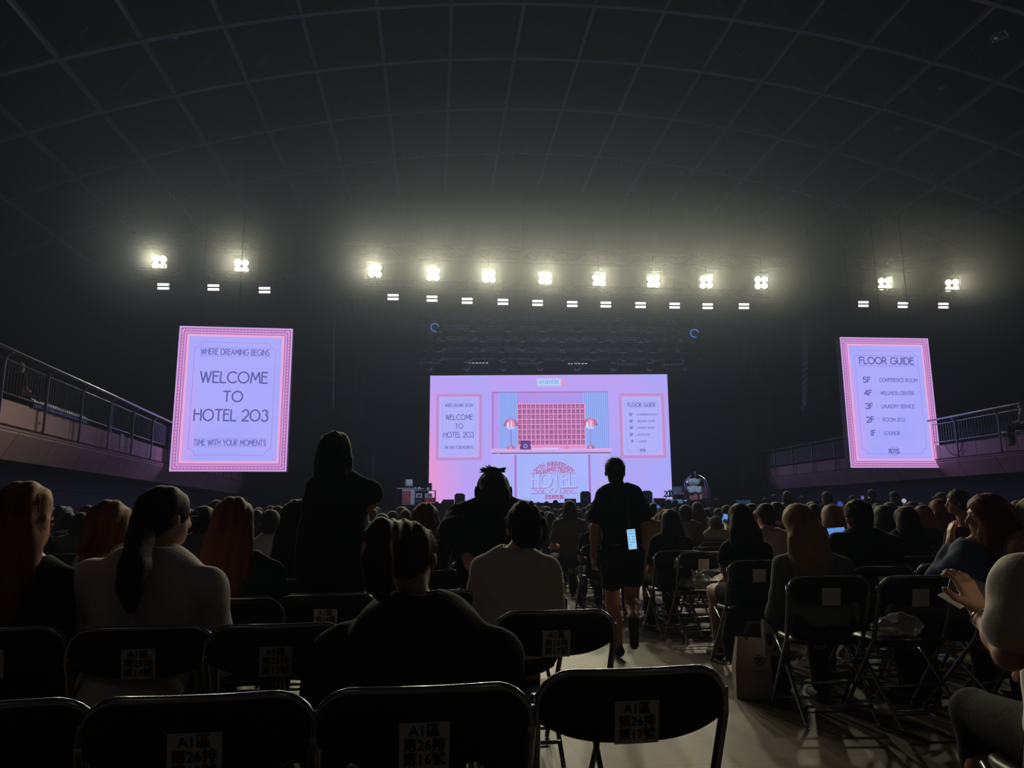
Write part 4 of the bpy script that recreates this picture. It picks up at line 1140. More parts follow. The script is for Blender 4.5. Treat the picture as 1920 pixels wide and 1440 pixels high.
# ------------------------------------------------------------------ people
SKIN = mat('skin', (206, 160, 138), .55, noise=.06, nscale=30)
def hairm(n, c):
    m = mat(n, c, .62, noise=.4, nscale=90, spec=.22, bump=.5)
    nt = m.node_tree; mp = nt.nodes.new('ShaderNodeMapping'); mp.inputs['Scale'].default_value = (3.2, 3.2, .18)     # strands run downwards
    tc = [n_ for n_ in nt.nodes if n_.type == 'TEX_COORD'][0]; tx = [n_ for n_ in nt.nodes if n_.type == 'TEX_NOISE'][0]
    nt.links.new(tc.outputs['Object'], mp.inputs[0]); nt.links.new(mp.outputs[0], tx.inputs['Vector'])
    return m
HAIR = {'black': hairm('hair_black', (34, 29, 28)), 'brown': hairm('hair_brown', (84, 56, 42)), 'auburn': hairm('hair_auburn', (122, 62, 44)),
        'blond': hairm('hair_blond', (176, 140, 108)), 'ginger': hairm('hair_ginger', (166, 92, 50)), 'grey': hairm('hair_grey', (170, 170, 180))}
CL = {'ink': (13, 13, 17), 'white': (226, 220, 218), 'black': (30, 30, 34), 'grey': (112, 112, 112), 'tan': (176, 150, 126), 'teal': (40, 66, 70), 'denim': (92, 112, 140),
      'sage': (110, 122, 112), 'navy': (36, 42, 66), 'rose': (150, 100, 104), 'charcoal': (52, 52, 58), 'cream': (196, 184, 160), 'wine': (84, 36, 44)}
def cloth(n):
    dark = sum(CL[n]) < 180
    return mat('cloth_' + n, CL[n], .92, noise=.12, nscale=60, bump=.15, sheen=.02 if dark else .08, spec=.12 if dark else .3)

def V3(p): return np.array([p[0], p[1], p[2]], float)
def rotm(yaw, pitch, roll):
    return np.array((Matrix.Rotation(yaw, 3, 'Z') @ Matrix.Rotation(pitch, 3, 'X') @ Matrix.Rotation(roll, 3, 'Y')))

def hand_prims(w, d, up, s, curl=.6, side=1, grip=None):
    """palm, four unequal fingers and a thumb; w wrist, d direction of the fingers, up back-of-hand normal"""
    d = d / np.linalg.norm(d); up = up - d * (up @ d); up /= np.linalg.norm(up) + 1e-9; lat = np.cross(d, up) * side
    pr = [('c', w, w + d * .03 * s, .026 * s, .024 * s, .015)]
    for q in (-.027, -.009, .009, .027):
        pr.append(('c', w + d * .02 * s + lat * q * .7 * s, w + d * .085 * s + lat * q * s, .015 * s, .0125 * s, .012))
    for q, L in zip((-.030, -.0105, .009, .029), (.066, .078, .074, .058)):
        b = w + d * .085 * s + lat * q * s; cur = d; p = b
        for j, f in enumerate((.45, .32, .23)):
            an = curl * (.5 + .5 * j); dd = cur * math.cos(an) - up * math.sin(an); e = p + dd * L * f * s
            pr.append(('c', p, e, (.0095 - .0012 * j) * s, (.0088 - .0014 * j) * s, .003)); p = e
            up2 = up * math.cos(an) + cur * math.sin(an); cur = dd; up = up2
        up = up - d * (up @ d); 
        if np.linalg.norm(up) < .2: up = np.cross(lat * side, d)
        up /= np.linalg.norm(up)
    b = w + d * .03 * s - lat * .026 * s; e = b + (d * .6 - lat * .65 - up * .3) * .045 * s; e2 = e + (d * .85 - lat * .25 - up * .35) * .035 * s
    pr += [('c', b, e, .014 * s, .011 * s, .008), ('c', e, e2, .0105 * s, .009 * s, .004)]
    return pr

def strands(c, R, kind, n, s, rnd):
    out = []
    for i in range(n):
        az = rnd.uniform(-PI * .95, -PI * .05) if kind != 'short' else rnd.uniform(0, 2 * PI)
        el = rnd.uniform(.2, 1.35)
        dirn = np.array([math.cos(az) * math.cos(el), math.sin(az) * math.cos(el) * 1.05, math.sin(el)])
        base = np.array([0, -.015, .03]) + dirn * np.array([.088, .104, .094]) * s
        if kind == 'short':
            p1 = base + dirn * .012 + rnd.normal(0, .006, 3); out.append([c + R @ (base * .98), c + R @ p1]); continue
        pts = [c + R @ (base * .99)]
        L = {'long': .42, 'bob': .16}.get(kind, .03)
        az2 = az; cur = base.copy()
        for j in range(1, 5):
            f = j / 4; e2 = el * (1 - f) ** 1.3
            dn = np.array([math.cos(az2) * math.cos(e2), math.sin(az2) * math.cos(e2), math.sin(e2)])
            cur = np.array([0, -.015, .03 - .05 * f]) + dn * np.array([.092, .108, .096]) * s + rnd.normal(0, .0015, 3)
            pts.append(c + R @ cur)
        if L > .05:
            q = pts[-1].copy(); o = rnd.normal(0, .014, 2)
            for j in range(1, 4): pts.append(q + np.array([o[0] * j / 3, o[1] * j / 3 - .02 * j / 3, -L * j / 3 * rnd.uniform(.8, 1)]))
        out.append(pts)
    return out

def add_hair(root, c, R, kind, col, s, res, seed=0, extra=None, nstr=0):
    rnd = np.random.RandomState(seed + 3)
    T = lambda p: c + R @ (np.array(p, float) * s)
    pr = []
    if kind in ('short', 'cap'):
        pr = [('e', T((0, -.012, .030)), (.087 * s, .103 * s, .093 * s), R), ('e', T((0, -.045, -.035)), (.068 * s, .060 * s, .065 * s), R)]
    elif kind == 'messy':
        pr = [('e', T((0, -.012, .032)), (.088 * s, .103 * s, .093 * s), R), ('e', T((0, -.04, -.035)), (.074 * s, .064 * s, .068 * s), R)]
        for i in range(26):
            az = rnd.uniform(0, 2 * PI); el = rnd.uniform(-.4, 1.5); d = np.array([math.cos(az) * math.cos(el), math.sin(az) * math.cos(el), math.sin(el)])
            if d[1] > .5 and d[2] < .5: continue
            pr.append(('e', T(np.array([0, -.012, .03]) + d * .084), (.017 * s,) * 3, None, .015))
    elif kind == 'bob':
        pr = [('e', T((0, -.012, .030)), (.093 * s, .108 * s, .096 * s), R), ('e', T((0, -.035, -.045)), (.108 * s, .088 * s, .105 * s), R), ('e', T((0, -.05, -.10)), (.10 * s, .07 * s, .06 * s), R)]
    elif kind == 'long':
        pr = [('e', T((0, -.012, .030)), (.092 * s, .108 * s, .096 * s), R), ('e', T((0, -.035, -.05)), (.104 * s, .085 * s, .12 * s), R)]
        L = extra or .42
        w = .1
        for j in range(1, 5):
            z = -.05 - L * j / 4.6
            q = T((0, -.04, -.05)); q = q + np.array([0, -.02 - .012 * j, z + .05]) * s
            pr.append(('e', q, ((.115 + .006 * math.sin(j)) * s, .055 * s, .11 * s), None, .05))
    elif kind in ('pony_low', 'pony_high', 'bun'):
        pr = [('e', T((0, -.012, .028)), (.084 * s, .101 * s, .091 * s), R), ('e', T((0, -.05, -.03)), (.062 * s, .052 * s, .06 * s), R)]
        if kind == 'bun': pr.append(('e', T((0, -.09, .085)), (.045 * s, .045 * s, .04 * s), R)); pr += [('c', T((rnd.uniform(-.03, .03), -.09, .1)), T((rnd.uniform(-.07, .07), -.1, rnd.uniform(.13, .16))), .008, .003, .01) for _ in range(8)]
        else:
            b = T((0, -.105, -.01)) if kind == 'pony_low' else T((0, -.085, .075))
            pts = extra if extra else [b + np.array([0, -.03, -.08]), b + np.array([0, -.035, -.22]), b + np.array([0, -.02, -.36])]
            pts = [b] + [np.array(q, float) for q in pts]; rr = [.03, .045, .048, .04, .022, .012]
            for i in range(len(pts) - 1): pr.append(('c', pts[i], pts[i + 1], rr[i], rr[i + 1], .03))
    face = T((0, .16, -.045)); fy = R @ np.array([0, 1, 0.])
    pr.append(('-', ('e', T((0, .125, -.055)), (.075 * s, .085 * s, .115 * s), R)))
    def wave(X, Y, Z):
        return (.0024 * np.sin((X - c[0]) * 230 + 3 * np.sin((Z - c[2]) * 18)) + .004 * np.sin((X - c[0]) * 95 + (Y - c[1]) * 60 + seed + 2 * np.sin((Z - c[2]) * 9 + seed))) * (1 if kind not in ('short', 'pony_low') else .5)
    me = sdf_mesh(pr, res, .02, fn=wave if res < .02 else None, name='hair')
    if nstr:
        me = mesh_with_tubes(me, strands(c, R, kind if kind in ('long', 'bob') else 'short', nstr, s, rnd), .0011, None)
    me.materials.append(HAIR[col] if isinstance(col, str) else col)
    return link_mesh('hair', me, root)

def figure(label, base, sh, head, yaw=0.0, hyaw=0.0, hpitch=0.0, hroll=0.0, s=1.0, pose='sit', hair='long', hcol='black', top='black', bottom='charcoal',
           sleeve='tee', res=.014, elbows=None, wrists=None, knees=None, ankles=None, pelvis=None, hair_len=None, pony=None, nstr=0, seed=0, shoes='black',
           group=None, cat='person', bulk=0.0, hood=False, nbup=.065, eyes=False, fingers=False, hands_dir=(None, None), shorts=False, cap=None, toes=(None, None), hem=None, hres=None, name='person'):
    """all points are absolute; meshes are stored relative to base"""
    base = V3(base); rel = lambda p: V3(p) - base
    root = empty(name, tuple(base), 0, label, cat, group)
    f = np.array([-math.sin(yaw), math.cos(yaw), 0]); r = np.array([math.cos(yaw), math.sin(yaw), 0]); z = np.array([0, 0, 1.])
    S = [rel(sh[0]), rel(sh[1])]; hc = rel(head); nb = (S[0] + S[1]) / 2 + z * nbup * s
    sitting = pose == 'sit'
    pel = rel(pelvis) if pelvis is not None else np.array([0, 0, .56 if sitting else .93 * s])
    chest = nb * .72 + pel * .28 + f * .01 - z * .02
    hip = [pel - r * .095 * s - z * .02, pel + r * .095 * s - z * .02]
    if knees is not None: kn = [rel(k) for k in knees]
    elif sitting: kn = [pel + f * .42 * s - r * .12 - z * .03, pel + f * .42 * s + r * .12 - z * .03]
    else: kn = [hip[0] * .5 + np.array([0, 0, .02]) + f * .03 - r * .02, hip[1] * .5 + np.array([0, 0, .02]) + f * .03 + r * .02]
    if not sitting and knees is None:
        for k in (0, 1): kn[k][2] = .49 * s
    if ankles is not None: an = [rel(k) for k in ankles]
    else: an = [np.array([k[0], k[1], 0]) - f * .02 + z * .08 for k in kn] if sitting else [np.array([h[0], h[1], .08]) + f * -.01 for h in hip]
    el = [rel(e) if e is not None else None for e in (elbows or (None, None))]
    wr = [rel(e) if e is not None else None for e in (wrists or (None, None))]
    for k, sg in ((0, -1), (1, 1)):
        if el[k] is None: el[k] = S[k] + r * sg * .045 * s + f * (.06 if sitting else -.02) - z * .27 * s
        if wr[k] is None: wr[k] = (pel + f * .26 * s + r * sg * .07 + z * .13) if sitting else el[k] + f * .05 - z * .24 * s
    R = rotm(yaw + hyaw, hpitch, hroll)
    T = lambda p: hc + R @ (np.array(p, float) * s)
    sw = np.linalg.norm(S[1] - S[0]) / 2
    tz = nb - pel; tl = np.linalg.norm(tz); tdir = tz / tl
    ry = r; ff = np.cross(tdir, r); Rt = np.stack([r, -ff if ff @ f < 0 else ff, tdir], 1)
    def torso(o, kk=.05):
        return [('e', pel + z * .02, (.165 * s + o, .115 * s + o, .13 * s + o), Rt, kk), ('e', pel * .55 + chest * .45, (.135 * s + o + bulk, .10 * s + o + bulk * .6, .17 * s + o), Rt, kk),
                ('e', chest, (max(.15 * s, sw * .88) + o, .108 * s + o + bulk * .5, .19 * s + o), Rt, kk), ('c', S[0], S[1], .050 * s + o, .050 * s + o, kk), ('c', nb - z * .03, (S[0] + nb) / 2 - z * .01, .05 * s + o, .048 * s + o, .04), ('c', nb - z * .03, (S[1] + nb) / 2 - z * .01, .05 * s + o, .048 * s + o, .04)]
    body = torso(0) + [('c', nb - z * .02, hc - R @ np.array([0, .018, .03]), .052 * s, .050 * s, .03)]
    body += [('e', T((0, -.01, .028)), (.076 * s, .094 * s, .086 * s), R, .02), ('e', T((0, .02, -.045)), (.058 * s, .070 * s, .072 * s), R, .02), ('e', T((0, .062, -.088)), (.026 * s, .022 * s, .02 * s), R, .02),
             ('c', T((0, .088, .0)), T((0, .104, -.032)), .009 * s, .013 * s, .008), ('e', T((0, .080, .022)), (.05 * s, .014 * s, .009 * s), R, .012),
             ('e', T((0, .086, -.058)), (.022 * s, .010 * s, .006 * s), R, .005), ('e', T((0, .083, -.068)), (.018 * s, .010 * s, .006 * s), R, .005),
             ('e', T((-.079, -.004, -.012)), (.010 * s, .020 * s, .031 * s), R, .006), ('e', T((.079, -.004, -.012)), (.010 * s, .020 * s, .031 * s), R, .006)]
    arm = []
    for k, sg in ((0, -1), (1, 1)):
        body += [('c', S[k], el[k], .046 * s, .038 * s, .03), ('c', el[k], (el[k] * .6 + wr[k] * .4), .038 * s, .037 * s, .02), ('c', (el[k] * .6 + wr[k] * .4), wr[k], .037 * s, .025 * s, .02)]
        d = wr[k] - el[k]; d /= np.linalg.norm(d) + 1e-9
        if hands_dir[k] is not None: d = np.array(hands_dir[k][0], float); upv = np.array(hands_dir[k][1], float)
        else: upv = z * 1.0 if abs(d[2]) < .8 else r * sg
        if fingers or res <= .015: body += hand_prims(wr[k], d, upv, s, .5, -sg)
        else: body.append(('e', wr[k] + d * .07 * s, (.035 * s, .045 * s, .045 * s), None, .02))
    toe = []
    for k in (0, 1):
        fd = f
        body += [('c', hip[k], kn[k], .083 * s, .058 * s, .04), ('c', kn[k], kn[k] * .65 + an[k] * .35 - f * .012, .055 * s, .054 * s, .03), ('c', kn[k] * .65 + an[k] * .35 - f * .012, an[k], .054 * s, .034 * s, .03)]
        if toes[k] is not None: body.append(('c', an[k], an[k] + V3(toes[k]) * .17 * s, .036 * s, .026 * s, .03))
        else: body.append(('c', an[k] - z * .03, an[k] + fd * .15 * s - z * .045, .036 * s, .026 * s, .03))
    bm = sdf_mesh(body, hres or res, .03, name='body'); bm.materials.append(SKIN)
    link_mesh('body', bm, root)
    # top garment
    o = .016
    pr = torso(o + bulk * .3)
    for k in (0, 1):
        e = el[k]; m = S[k] * .38 + e * .62
        ex = .008 if sleeve != 'loose' else .03
        if sleeve == 'none': pass
        elif sleeve == 'boxy':
            m = S[k] * .12 + e * .88; pr += [('c', S[k], m, .060 * s + bulk, .066 * s, .03)]
        elif sleeve in ('tee', 'loose'): pr += [('c', S[k], m, .056 * s + bulk, .060 * s + ex + bulk * .5, .03)]
        else:
            pr += [('c', S[k], e, .058 * s + bulk, .050 * s + bulk * .7, .03), ('c', e, e * .12 + wr[k] * .88, .050 * s + bulk * .7, .038 * s + bulk * .4, .03)]
    if hood:
        ringp = [nb - f * .035 + (r * math.cos(a) * .135 + f * math.sin(a) * .105) - z * (.015 + .03 * math.sin(a) ** 2 + .012 * math.sin(5 * a)) for a in np.linspace(PI * .85, PI * 2.15, 11)]
        for i in range(10): pr.append(('c', ringp[i], ringp[i + 1], .036 + .009 * math.sin(i * 1.9), .036 + .009 * math.sin((i + 1) * 1.9), .012))
        drop = nb - f * .12 - z * .06
        pr += [('c', drop - r * .08, drop - z * .12, .045, .04, .02), ('c', drop + r * .08, drop - z * .12, .045, .04, .02)]
    cuts = [(pel - tdir * (hem if hem is not None else (.06 if sitting else -.02)), -tdir)] if pose != 'none' else []
    ph = seed * 1.7
    def folds(X, Y, Z): return (.004 + bulk * .05) * np.sin(X * 31 + Z * 17 + ph + 2 * np.sin(Y * 23)) * np.sin(Z * 27 + X * 9 + ph)
    pr.append(('-', ('c', nb + z * .03, hc + z * .02, .062 * s if not hood else .07 * s, .09 * s)))
    tm = sdf_mesh(pr, res, .03, cuts, folds if res < .03 else None, name='top'); tm.materials.append(cloth(top) if isinstance(top, str) else top)
    link_mesh({'tee': 'shirt', 'loose': 'shirt', 'boxy': 'shirt', 'long': 'sweater' if not hood else 'hoodie', 'none': 'vest_top'}[sleeve], tm, root)
    # trousers or shorts
    pr = [('e', pel + z * .0, (.172 * s + .006, .122 * s + .006, .13 * s), Rt, .05)]
    for k in (0, 1):
        if shorts: pr.append(('c', hip[k], hip[k] * .45 + kn[k] * .55, .094 * s, .088 * s, .03))
        else: pr += [('c', hip[k], kn[k], .092 * s, .070 * s, .04), ('c', kn[k], an[k] + z * .03, .068 * s, .056 * s, .03)]
    pm = sdf_mesh(pr, max(res, .016), .03, [(pel + tdir * .10, tdir)], name='bottom'); pm.materials.append(cloth(bottom))
    link_mesh('shorts' if shorts else 'trousers', pm, root)
    if res <= .016:
        for k in (0, 1):
            fd = f
            if toes[k] is not None:
                td = V3(toes[k]); sm = sdf_mesh([('c', an[k] + td * .01, an[k] + td * .2, .046 * s, .036 * s, .02)], .014, .02, name='shoe')
            else: sm = sdf_mesh([('c', an[k] - z * .03 - fd * .02, an[k] + fd * .16 * s - z * .045, .045 * s, .034 * s, .02), ('c', an[k] - z * .045 - fd * .02, an[k] + fd * .17 * s - z * .055, .038, .03, .02)], .014, .02, [((0, 0, an[k][2] - .078), (0, 0, -1.))], name='shoe')
            sm.materials.append(mat('shoe_' + shoes, CL[shoes], .6)); link_mesh('shoe', sm, root)
    add_hair(root, hc, R, hair, hcol, s, res if res < .02 else res, seed, [rel(q) for q in pony] if pony is not None else hair_len, nstr)
    if hair == 'cap' or cap:
        cm = sdf_mesh([('e', T((0, -.008, .045)), (.092 * s, .108 * s, .088 * s), R), ('e', T((0, .11, .045)), (.062 * s, .07 * s, .012 * s), R, .01)], res, .01, [(T((0, 0, .035)), -(R @ np.array([0, 0, 1.])))], name='cap')
        cm.materials.append(cloth(cap or 'grey')); link_mesh('cap', cm, root)
    if eyes:
        for sg in (-1, 1):
            eo = MB().lathe([(.001, -.011), (.008, -.008), (.0115, 0), (.008, .008), (.001, .011)], tuple(T((sg * .031, .076, .004))), 10).build('eye', mat('eye_white', (210, 205, 200), .2), root, smooth=True)
    return root, dict(R=R, hc=hc, T=T, f=f, r=r, nb=nb, wr=wr, el=el, S=S, pel=pel)

# ------------------------------------------------------------------ folding chair
ch_fr = mat('chair_frame', (170, 170, 176), .2, .95, spec=.6)
ch_pad = mat('chair_vinyl', (9, 9, 10), .4, noise=.1, spec=.3)
paper_m = mat('label_paper', (226, 220, 216), .85, noise=.04)
ink_m = mat('label_ink', (30, 28, 30), .8)
CH = .82
def text_lines(lines, size, lead):
    objs = []
    mb = MB()
    dg = bpy.context.evaluated_depsgraph_get()
    for i, t in enumerate(lines):
        cu = bpy.data.curves.new('t', 'FONT'); cu.body = t; cu.size = size; cu.align_x = 'CENTER'; cu.resolution_u = 2; cu.offset = .0004
        ob = bpy.data.objects.new('t', cu); COL.objects.link(ob)
        bpy.context.view_layer.update()
        me = ob.evaluated_get(bpy.context.evaluated_depsgraph_get()).to_mesh()
        mb.add([(v.co.x, 0, v.co.y - i * lead) for v in me.vertices], [tuple(p.vertices) for p in me.polygons])
        ob.evaluated_get(dg).to_mesh_clear(); bpy.data.objects.remove(ob); bpy.data.curves.remove(cu)
    return mb
def back_pt(u, v):          # u -1..1 across, v 0..1 up; the bowed back panel
    hw = .232; cr = .085
    x = u * hw
    ztop = .812; e = max(0, abs(x) - (hw - cr)); ztop -= cr - math.sqrt(max(0, cr * cr - e * e)) if e > 0 else 0
    zb = .652 + .05 * abs(u) ** 3
    z = zb + (ztop - zb) * v
    return (x, -.205 - .032 * (1 - u * u) - (z - .73) * .18, z)
def make_chair():
    r = empty('folding_chair', (0, 0, 0), 0, 'black folding chair', 'chair')
    nu, nv = 26, 8; mb = MB(); vs = []
    for side in (0, 1):
        for j in range(nv + 1):
            for i in range(nu + 1):
                u = -1 + 2 * i / nu; u = math.copysign(abs(u) ** .8, u)
                x, y, z = back_pt(u, j / nv); edge = 1 if (i in (0, nu) or j in (0, nv)) else 0
                vs.append((x, y + (-1 if side == 0 else 1) * (.009 if not edge else .003), z))
    n1 = (nu + 1) * (nv + 1); fs = []
    for j in range(nv):
        for i in range(nu):
            a = j * (nu + 1) + i; q = (a, a + 1, a + nu + 2, a + nu + 1); fs.append(q); fs.append(tuple(n1 + k for k in reversed(q)))
    rim = [i for i in range(nu + 1)] + [j * (nu + 1) + nu for j in range(1, nv + 1)] + [nv * (nu + 1) + i for i in range(nu - 1, -1, -1)] + [j * (nu + 1) for j in range(nv - 1, 0, -1)]
    for a, b in zip(rim, rim[1:] + rim[:1]): fs.append((b, a, n1 + a, n1 + b))
    mb.add(vs, fs); mb.build('backrest', ch_pad, r, smooth=True)
    # bow: tube round the top of the back
    pts = [back_pt(-1, .05)]
    pts = [(x_, y_, z_) for (x_, y_, z_) in [back_pt(-1, v) for v in (.0, .5, .95)]] + [back_pt(math.copysign(abs(u) ** .8, u), 1.0) for u in np.linspace(-.97, .97, 24)] + [back_pt(1, v) for v in (.95, .5, 0)]
    MB().tube(pts, .0105, 8).build('back_bow', ch_fr, r, smooth=True)
    for sx in (-1, 1):
        t = back_pt(sx, .0)
        MB().tube([(t[0], t[1] - .005, t[2] + .06), (t[0], t[1], t[2]), (sx * .222, -.11, .46), (sx * .218, .22, .03), (sx * .218, .235, .006)], .0125, 8).build('leg', ch_fr, r, smooth=True)
        MB().tube([(sx * .198, .16, .43), (sx * .198, .02, .33), (sx * .198, -.26, .02), (sx * .198, -.268, .006)], .0115, 8).build('leg', ch_fr, r, smooth=True)
    MB().tube([(-.218, .205, .055), (.218, .205, .055)], .009, 8).build('crossbar', ch_fr, r, smooth=True)
    MB().tube([(-.198, -.20, .10), (.198, -.20, .10)], .009, 8).build('crossbar', ch_fr, r, smooth=True)
    MB().tube([(-.198, -.10, .205), (.198, -.10, .205)], .009, 8).build('crossbar', ch_fr, r, smooth=True)
    mb = MB(); ol = []
    for k in range(32):
        a = 2 * PI * k / 32; c_, s_ = math.cos(a), math.sin(a)
        ol.append((.20 * math.copysign(abs(c_) ** .45, c_), .01 + .19 * math.copysign(abs(s_) ** .45, s_)))
    vs = []
    for (z, k) in ((.425, .96), (.432, 1.0), (.448, 1.0), (.458, .95), (.461, .8)): vs += [(x * k, .01 + (y - .01) * k, z) for x, y in ol]
    fs = [tuple(range(31, -1, -1)), tuple(128 + i for i in range(32))]
    for L in range(4):
        for i in range(32): fs.append((L * 32 + i, L * 32 + (i + 1) % 32, L * 32 + 32 + (i + 1) % 32, L * 32 + 32 + i))
    mb.add(vs, fs); mb.build('seat', ch_pad, r, smooth=True)
    return r
PROTO_CHAIR = make_chair(); _chair_used = [False]
def seat_label(chair, lines, dx=0.0):
    w, h = .106, .098; zc = .700; y = -.2505 - (zc - .73) * .18
    mb = MB(); n = 4
    vs = []
    for j in (0, 1):
        for i in range(n + 1):
            x = dx + (i / n - .5) * w; u = x / .232; z = zc + (j - .5) * h
            vs.append((x, -.205 - .032 * (1 - u * u) - (z - .73) * .18 - .0105, z))
    mb.add(vs, [(i, i + 1, i + n + 2, i + n + 1) for i in range(n)])
    lab = mb.build('seat_label', paper_m, chair)
    if lines:
        key = '|'.join(lines)
        if key not in _M:
            m2 = text_lines(lines, .030, .030)
            m2.v = [(x, yy, z) for x, yy, z in m2.v]; me = m2.mesh('lettering', ink_m); _M[key] = me
        o = link_mesh('lettering', _M[key], lab)
        o.location = (dx, -.205 - .032 - .0125 - (zc + .022 - .73) * .18, zc + .022); o.rotation_euler = (math.atan(.18), 0, 0)
    return lab
def chair_at(loc, rz, label, lines=None, group=None, dx=0.0, plate=True):
    c = copy_tree(PROTO_CHAIR) if _chair_used[0] else PROTO_CHAIR
    if not _chair_used[0]:
        _chair_used[0] = True
        global PROTO_SRC
    c.location = (loc[0], loc[1], 0); c.rotation_euler = (0, 0, rz); c['label'] = label
    if group: c['group'] = group
    elif 'group' in c: del c['group']
    return c

# ================================================================== AUDIENCE
build_plush()
def chair_px(px, py, rz=PHI, ztop=.812):
    p = PZ(px, py, ztop); q = Matrix.Rotation(rz, 3, 'Z') @ Vector((0, -.237, 0))
    return (p.x - q.x, p.y - q.y, 0)
LABELS_TODO = []
SKIP = set()
def add_chair(loc, rz, label, lines=False, group=None, dx=0.0):
    if label in SKIP: return None
    c = chair_at(loc, rz, label, group=group)
    if lines is not False: LABELS_TODO.append((c, lines, dx))
    return c

PEOPLE = {}
def put(key, label, d, hx, topy, shp, lean=.04, hf=.02, chair=True, clabel=None, clines=False, s=1.0, yaw=None, stand=False, jd=0.0, rzc=None, pz=None, **kw):
    """figure placed from picture measurements: head top (hx, top) and outer shoulder points shp at depth d (metres)"""
    yaw = PHI if yaw is None else yaw
    f = Vector((-math.sin(yaw), math.cos(yaw), 0)); r = Vector((math.cos(yaw), math.sin(yaw), 0))
    a = PY(shp[0][0], shp[0][1], d); b = PY(shp[1][0], shp[1][1], d)
    u = (b - a).normalized(); a = a + u * .055 - UP * .05; b = b - u * .055 - UP * .05
    if hx is None: hc = None
    hc = PY(hx, topy, d + hf) - UP * .122 * s
    m = (a + b) / 2; base = Vector((m.x, m.y, 0)) - f * lean
    pel = Vector((base.x, base.y, pz or (.56 if not stand else .92 * s)))
    root, J = figure(label, base, (a, b), hc, yaw=yaw, s=s, pose='stand' if stand else 'sit', pelvis=pel, **kw)
    PEOPLE[key] = (root, J)
    if chair and not stand:
        if isinstance(chair, tuple): loc = chair_px(chair[0], chair[1])
        else: loc = base + f * .085
        add_chair(loc, yaw, clabel or ('black folding chair under the ' + ' '.join(label.split(',')[0].split()[:11])), clines)
    return root, J

# ---- the front chairs, nearest row first
add_chair(chair_px(1190, 1258), PHI, 'nearest black folding chair, at the aisle in the bottom right', ['A1區', '第26排', '第17號'])
add_chair(chair_px(797, 1292), PHI, 'nearest row black folding chair directly behind the person in the grey hoodie', ['A1區', '第26排', '第16號'])
add_chair(chair_px(372, 1309), PHI, 'nearest row black folding chair at the lower left, behind the white shirt', ['A1區', '第26排', '第15號'])
add_chair(chair_px(-52, 1323), PHI, 'black folding chair cut off by the lower left corner', ['A1區', '第26排', '第14號'])
add_chair(chair_px(1042, 1148), PHI, 'empty black folding chair beside the aisle, second row ahead of the camera', ['A1區', '第25排', '第17號'])
add_chair(chair_px(520, 1174), PHI, 'empty black folding chair left of the person in the grey hoodie', ['A1區', '第25排', '第15號'])
add_chair(chair_px(612, 1115), PHI, 'empty black folding chair in the third row, left of the ponytail head', ['A1區', '第24排', '第15號'])
add_chair(chair_px(808, 1110), PHI, 'black folding chair in the third row, hidden behind the ponytail head', ['A1區', '第24排', '第16號'])
add_chair(chair_px(672, 1086), PHI, 'empty black folding chair in front of the third row, under the standing long-haired woman', None)
add_chair(chair_px(505, 1090), PHI, 'black folding chair seen past the shoulder of the teal top', None)
add_chair(chair_px(900, 1052), PHI, 'black folding chair under the raised arm of the large dark figure', None)
add_chair(chair_px(1722, 1082), PHI, 'empty black folding chair in the right block, in front of the hand with the phone', None)
add_chair(chair_px(1655, 1058), PHI, 'empty black folding chair in the right block, second from the phone hand', None)
add_chair(chair_px(1728, 1037), PHI, 'empty black folding chair in the right block, third going forward from the phone hand', None)
add_chair(chair_px(1778, 1057), PHI, 'black folding chair partly hidden by the denim shirt', None)
add_chair(chair_px(1770, 1026), PHI, 'far black folding chair just left of the raised hands of the denim shirt', None)
add_chair(chair_px(1682, 1029), PHI, 'far black folding chair behind the broad black shirt at the right', None)
add_chair(chair_px(1318, 1035), PHI, 'empty black folding chair with clear bags, left of the reader with the booklet', None)
add_chair(chair_px(1334, 1026), PHI, 'empty black folding chair, second of the stack of backs left of the reader', None)
add_chair(chair_px(1346, 1017), PHI, 'empty black folding chair, third of the stack of backs left of the reader', None)
add_chair(chair_px(1312, 1011), PHI, 'empty black folding chair, farthest of the backs left of the reader', None)

# ---- left block, near people
put('edge', 'woman with very long copper brown hair at the left edge', 2.75, 52, 903, ((-45, 1068), (143, 1072)), hair='long', hcol='ginger', hair_len=.36, top='black', sleeve='long', nstr=260, seed=1, lean=.05, hyaw=-.1, clabel='black folding chair under the copper-haired woman at the left edge', clines=None)
r_, J_ = put('whiteshirt', 'woman in a white shirt with a low dark ponytail and glasses', 2.8, 314, 908, ((148, 1060), (416, 1078)), hair='pony_low', hcol='black', top='white', sleeve='long', nstr=0, seed=2, lean=.10, hf=.03, hyaw=-.75, hroll=.05, bulk=.015,
    nbup=.10, pony=[PY(262, 1010, 2.70), PY(252, 1065, 2.62), PY(243, 1100, 2.60), PY(246, 1140, 2.59)], chair=(265, 1178), clabel='black folding chair behind the white shirt, sheet of paper on its back', clines=['A1區', '第25排', '第14號'])
g = MB(); T = J_['T']
for sg in (-1, 1): g.tube([T((sg * .034 + .026 * math.cos(a), .100, .004 + .02 * math.sin(a))) for a in np.linspace(0, 2 * PI, 15)[:-1]], .0015, 5, closed=True); g.tube([T((sg * .06, .10, .006)), T((sg * .078, .02, .004)), T((sg * .08, -.01, -.004))], .0014, 5)
g.tube([T((-.009, .1, .006)), T((.009, .1, .006))], .0015, 5)
g.build('glasses', mat('glasses_black', (20, 20, 22), .3), r_)
put('bob', 'person with a chin length reddish bob beside the low ponytail', 3.4, 208, 938, ((150, 1034), (278, 1036)), hair='bob', hcol='auburn', top='white', nstr=140, seed=3, hyaw=.15)
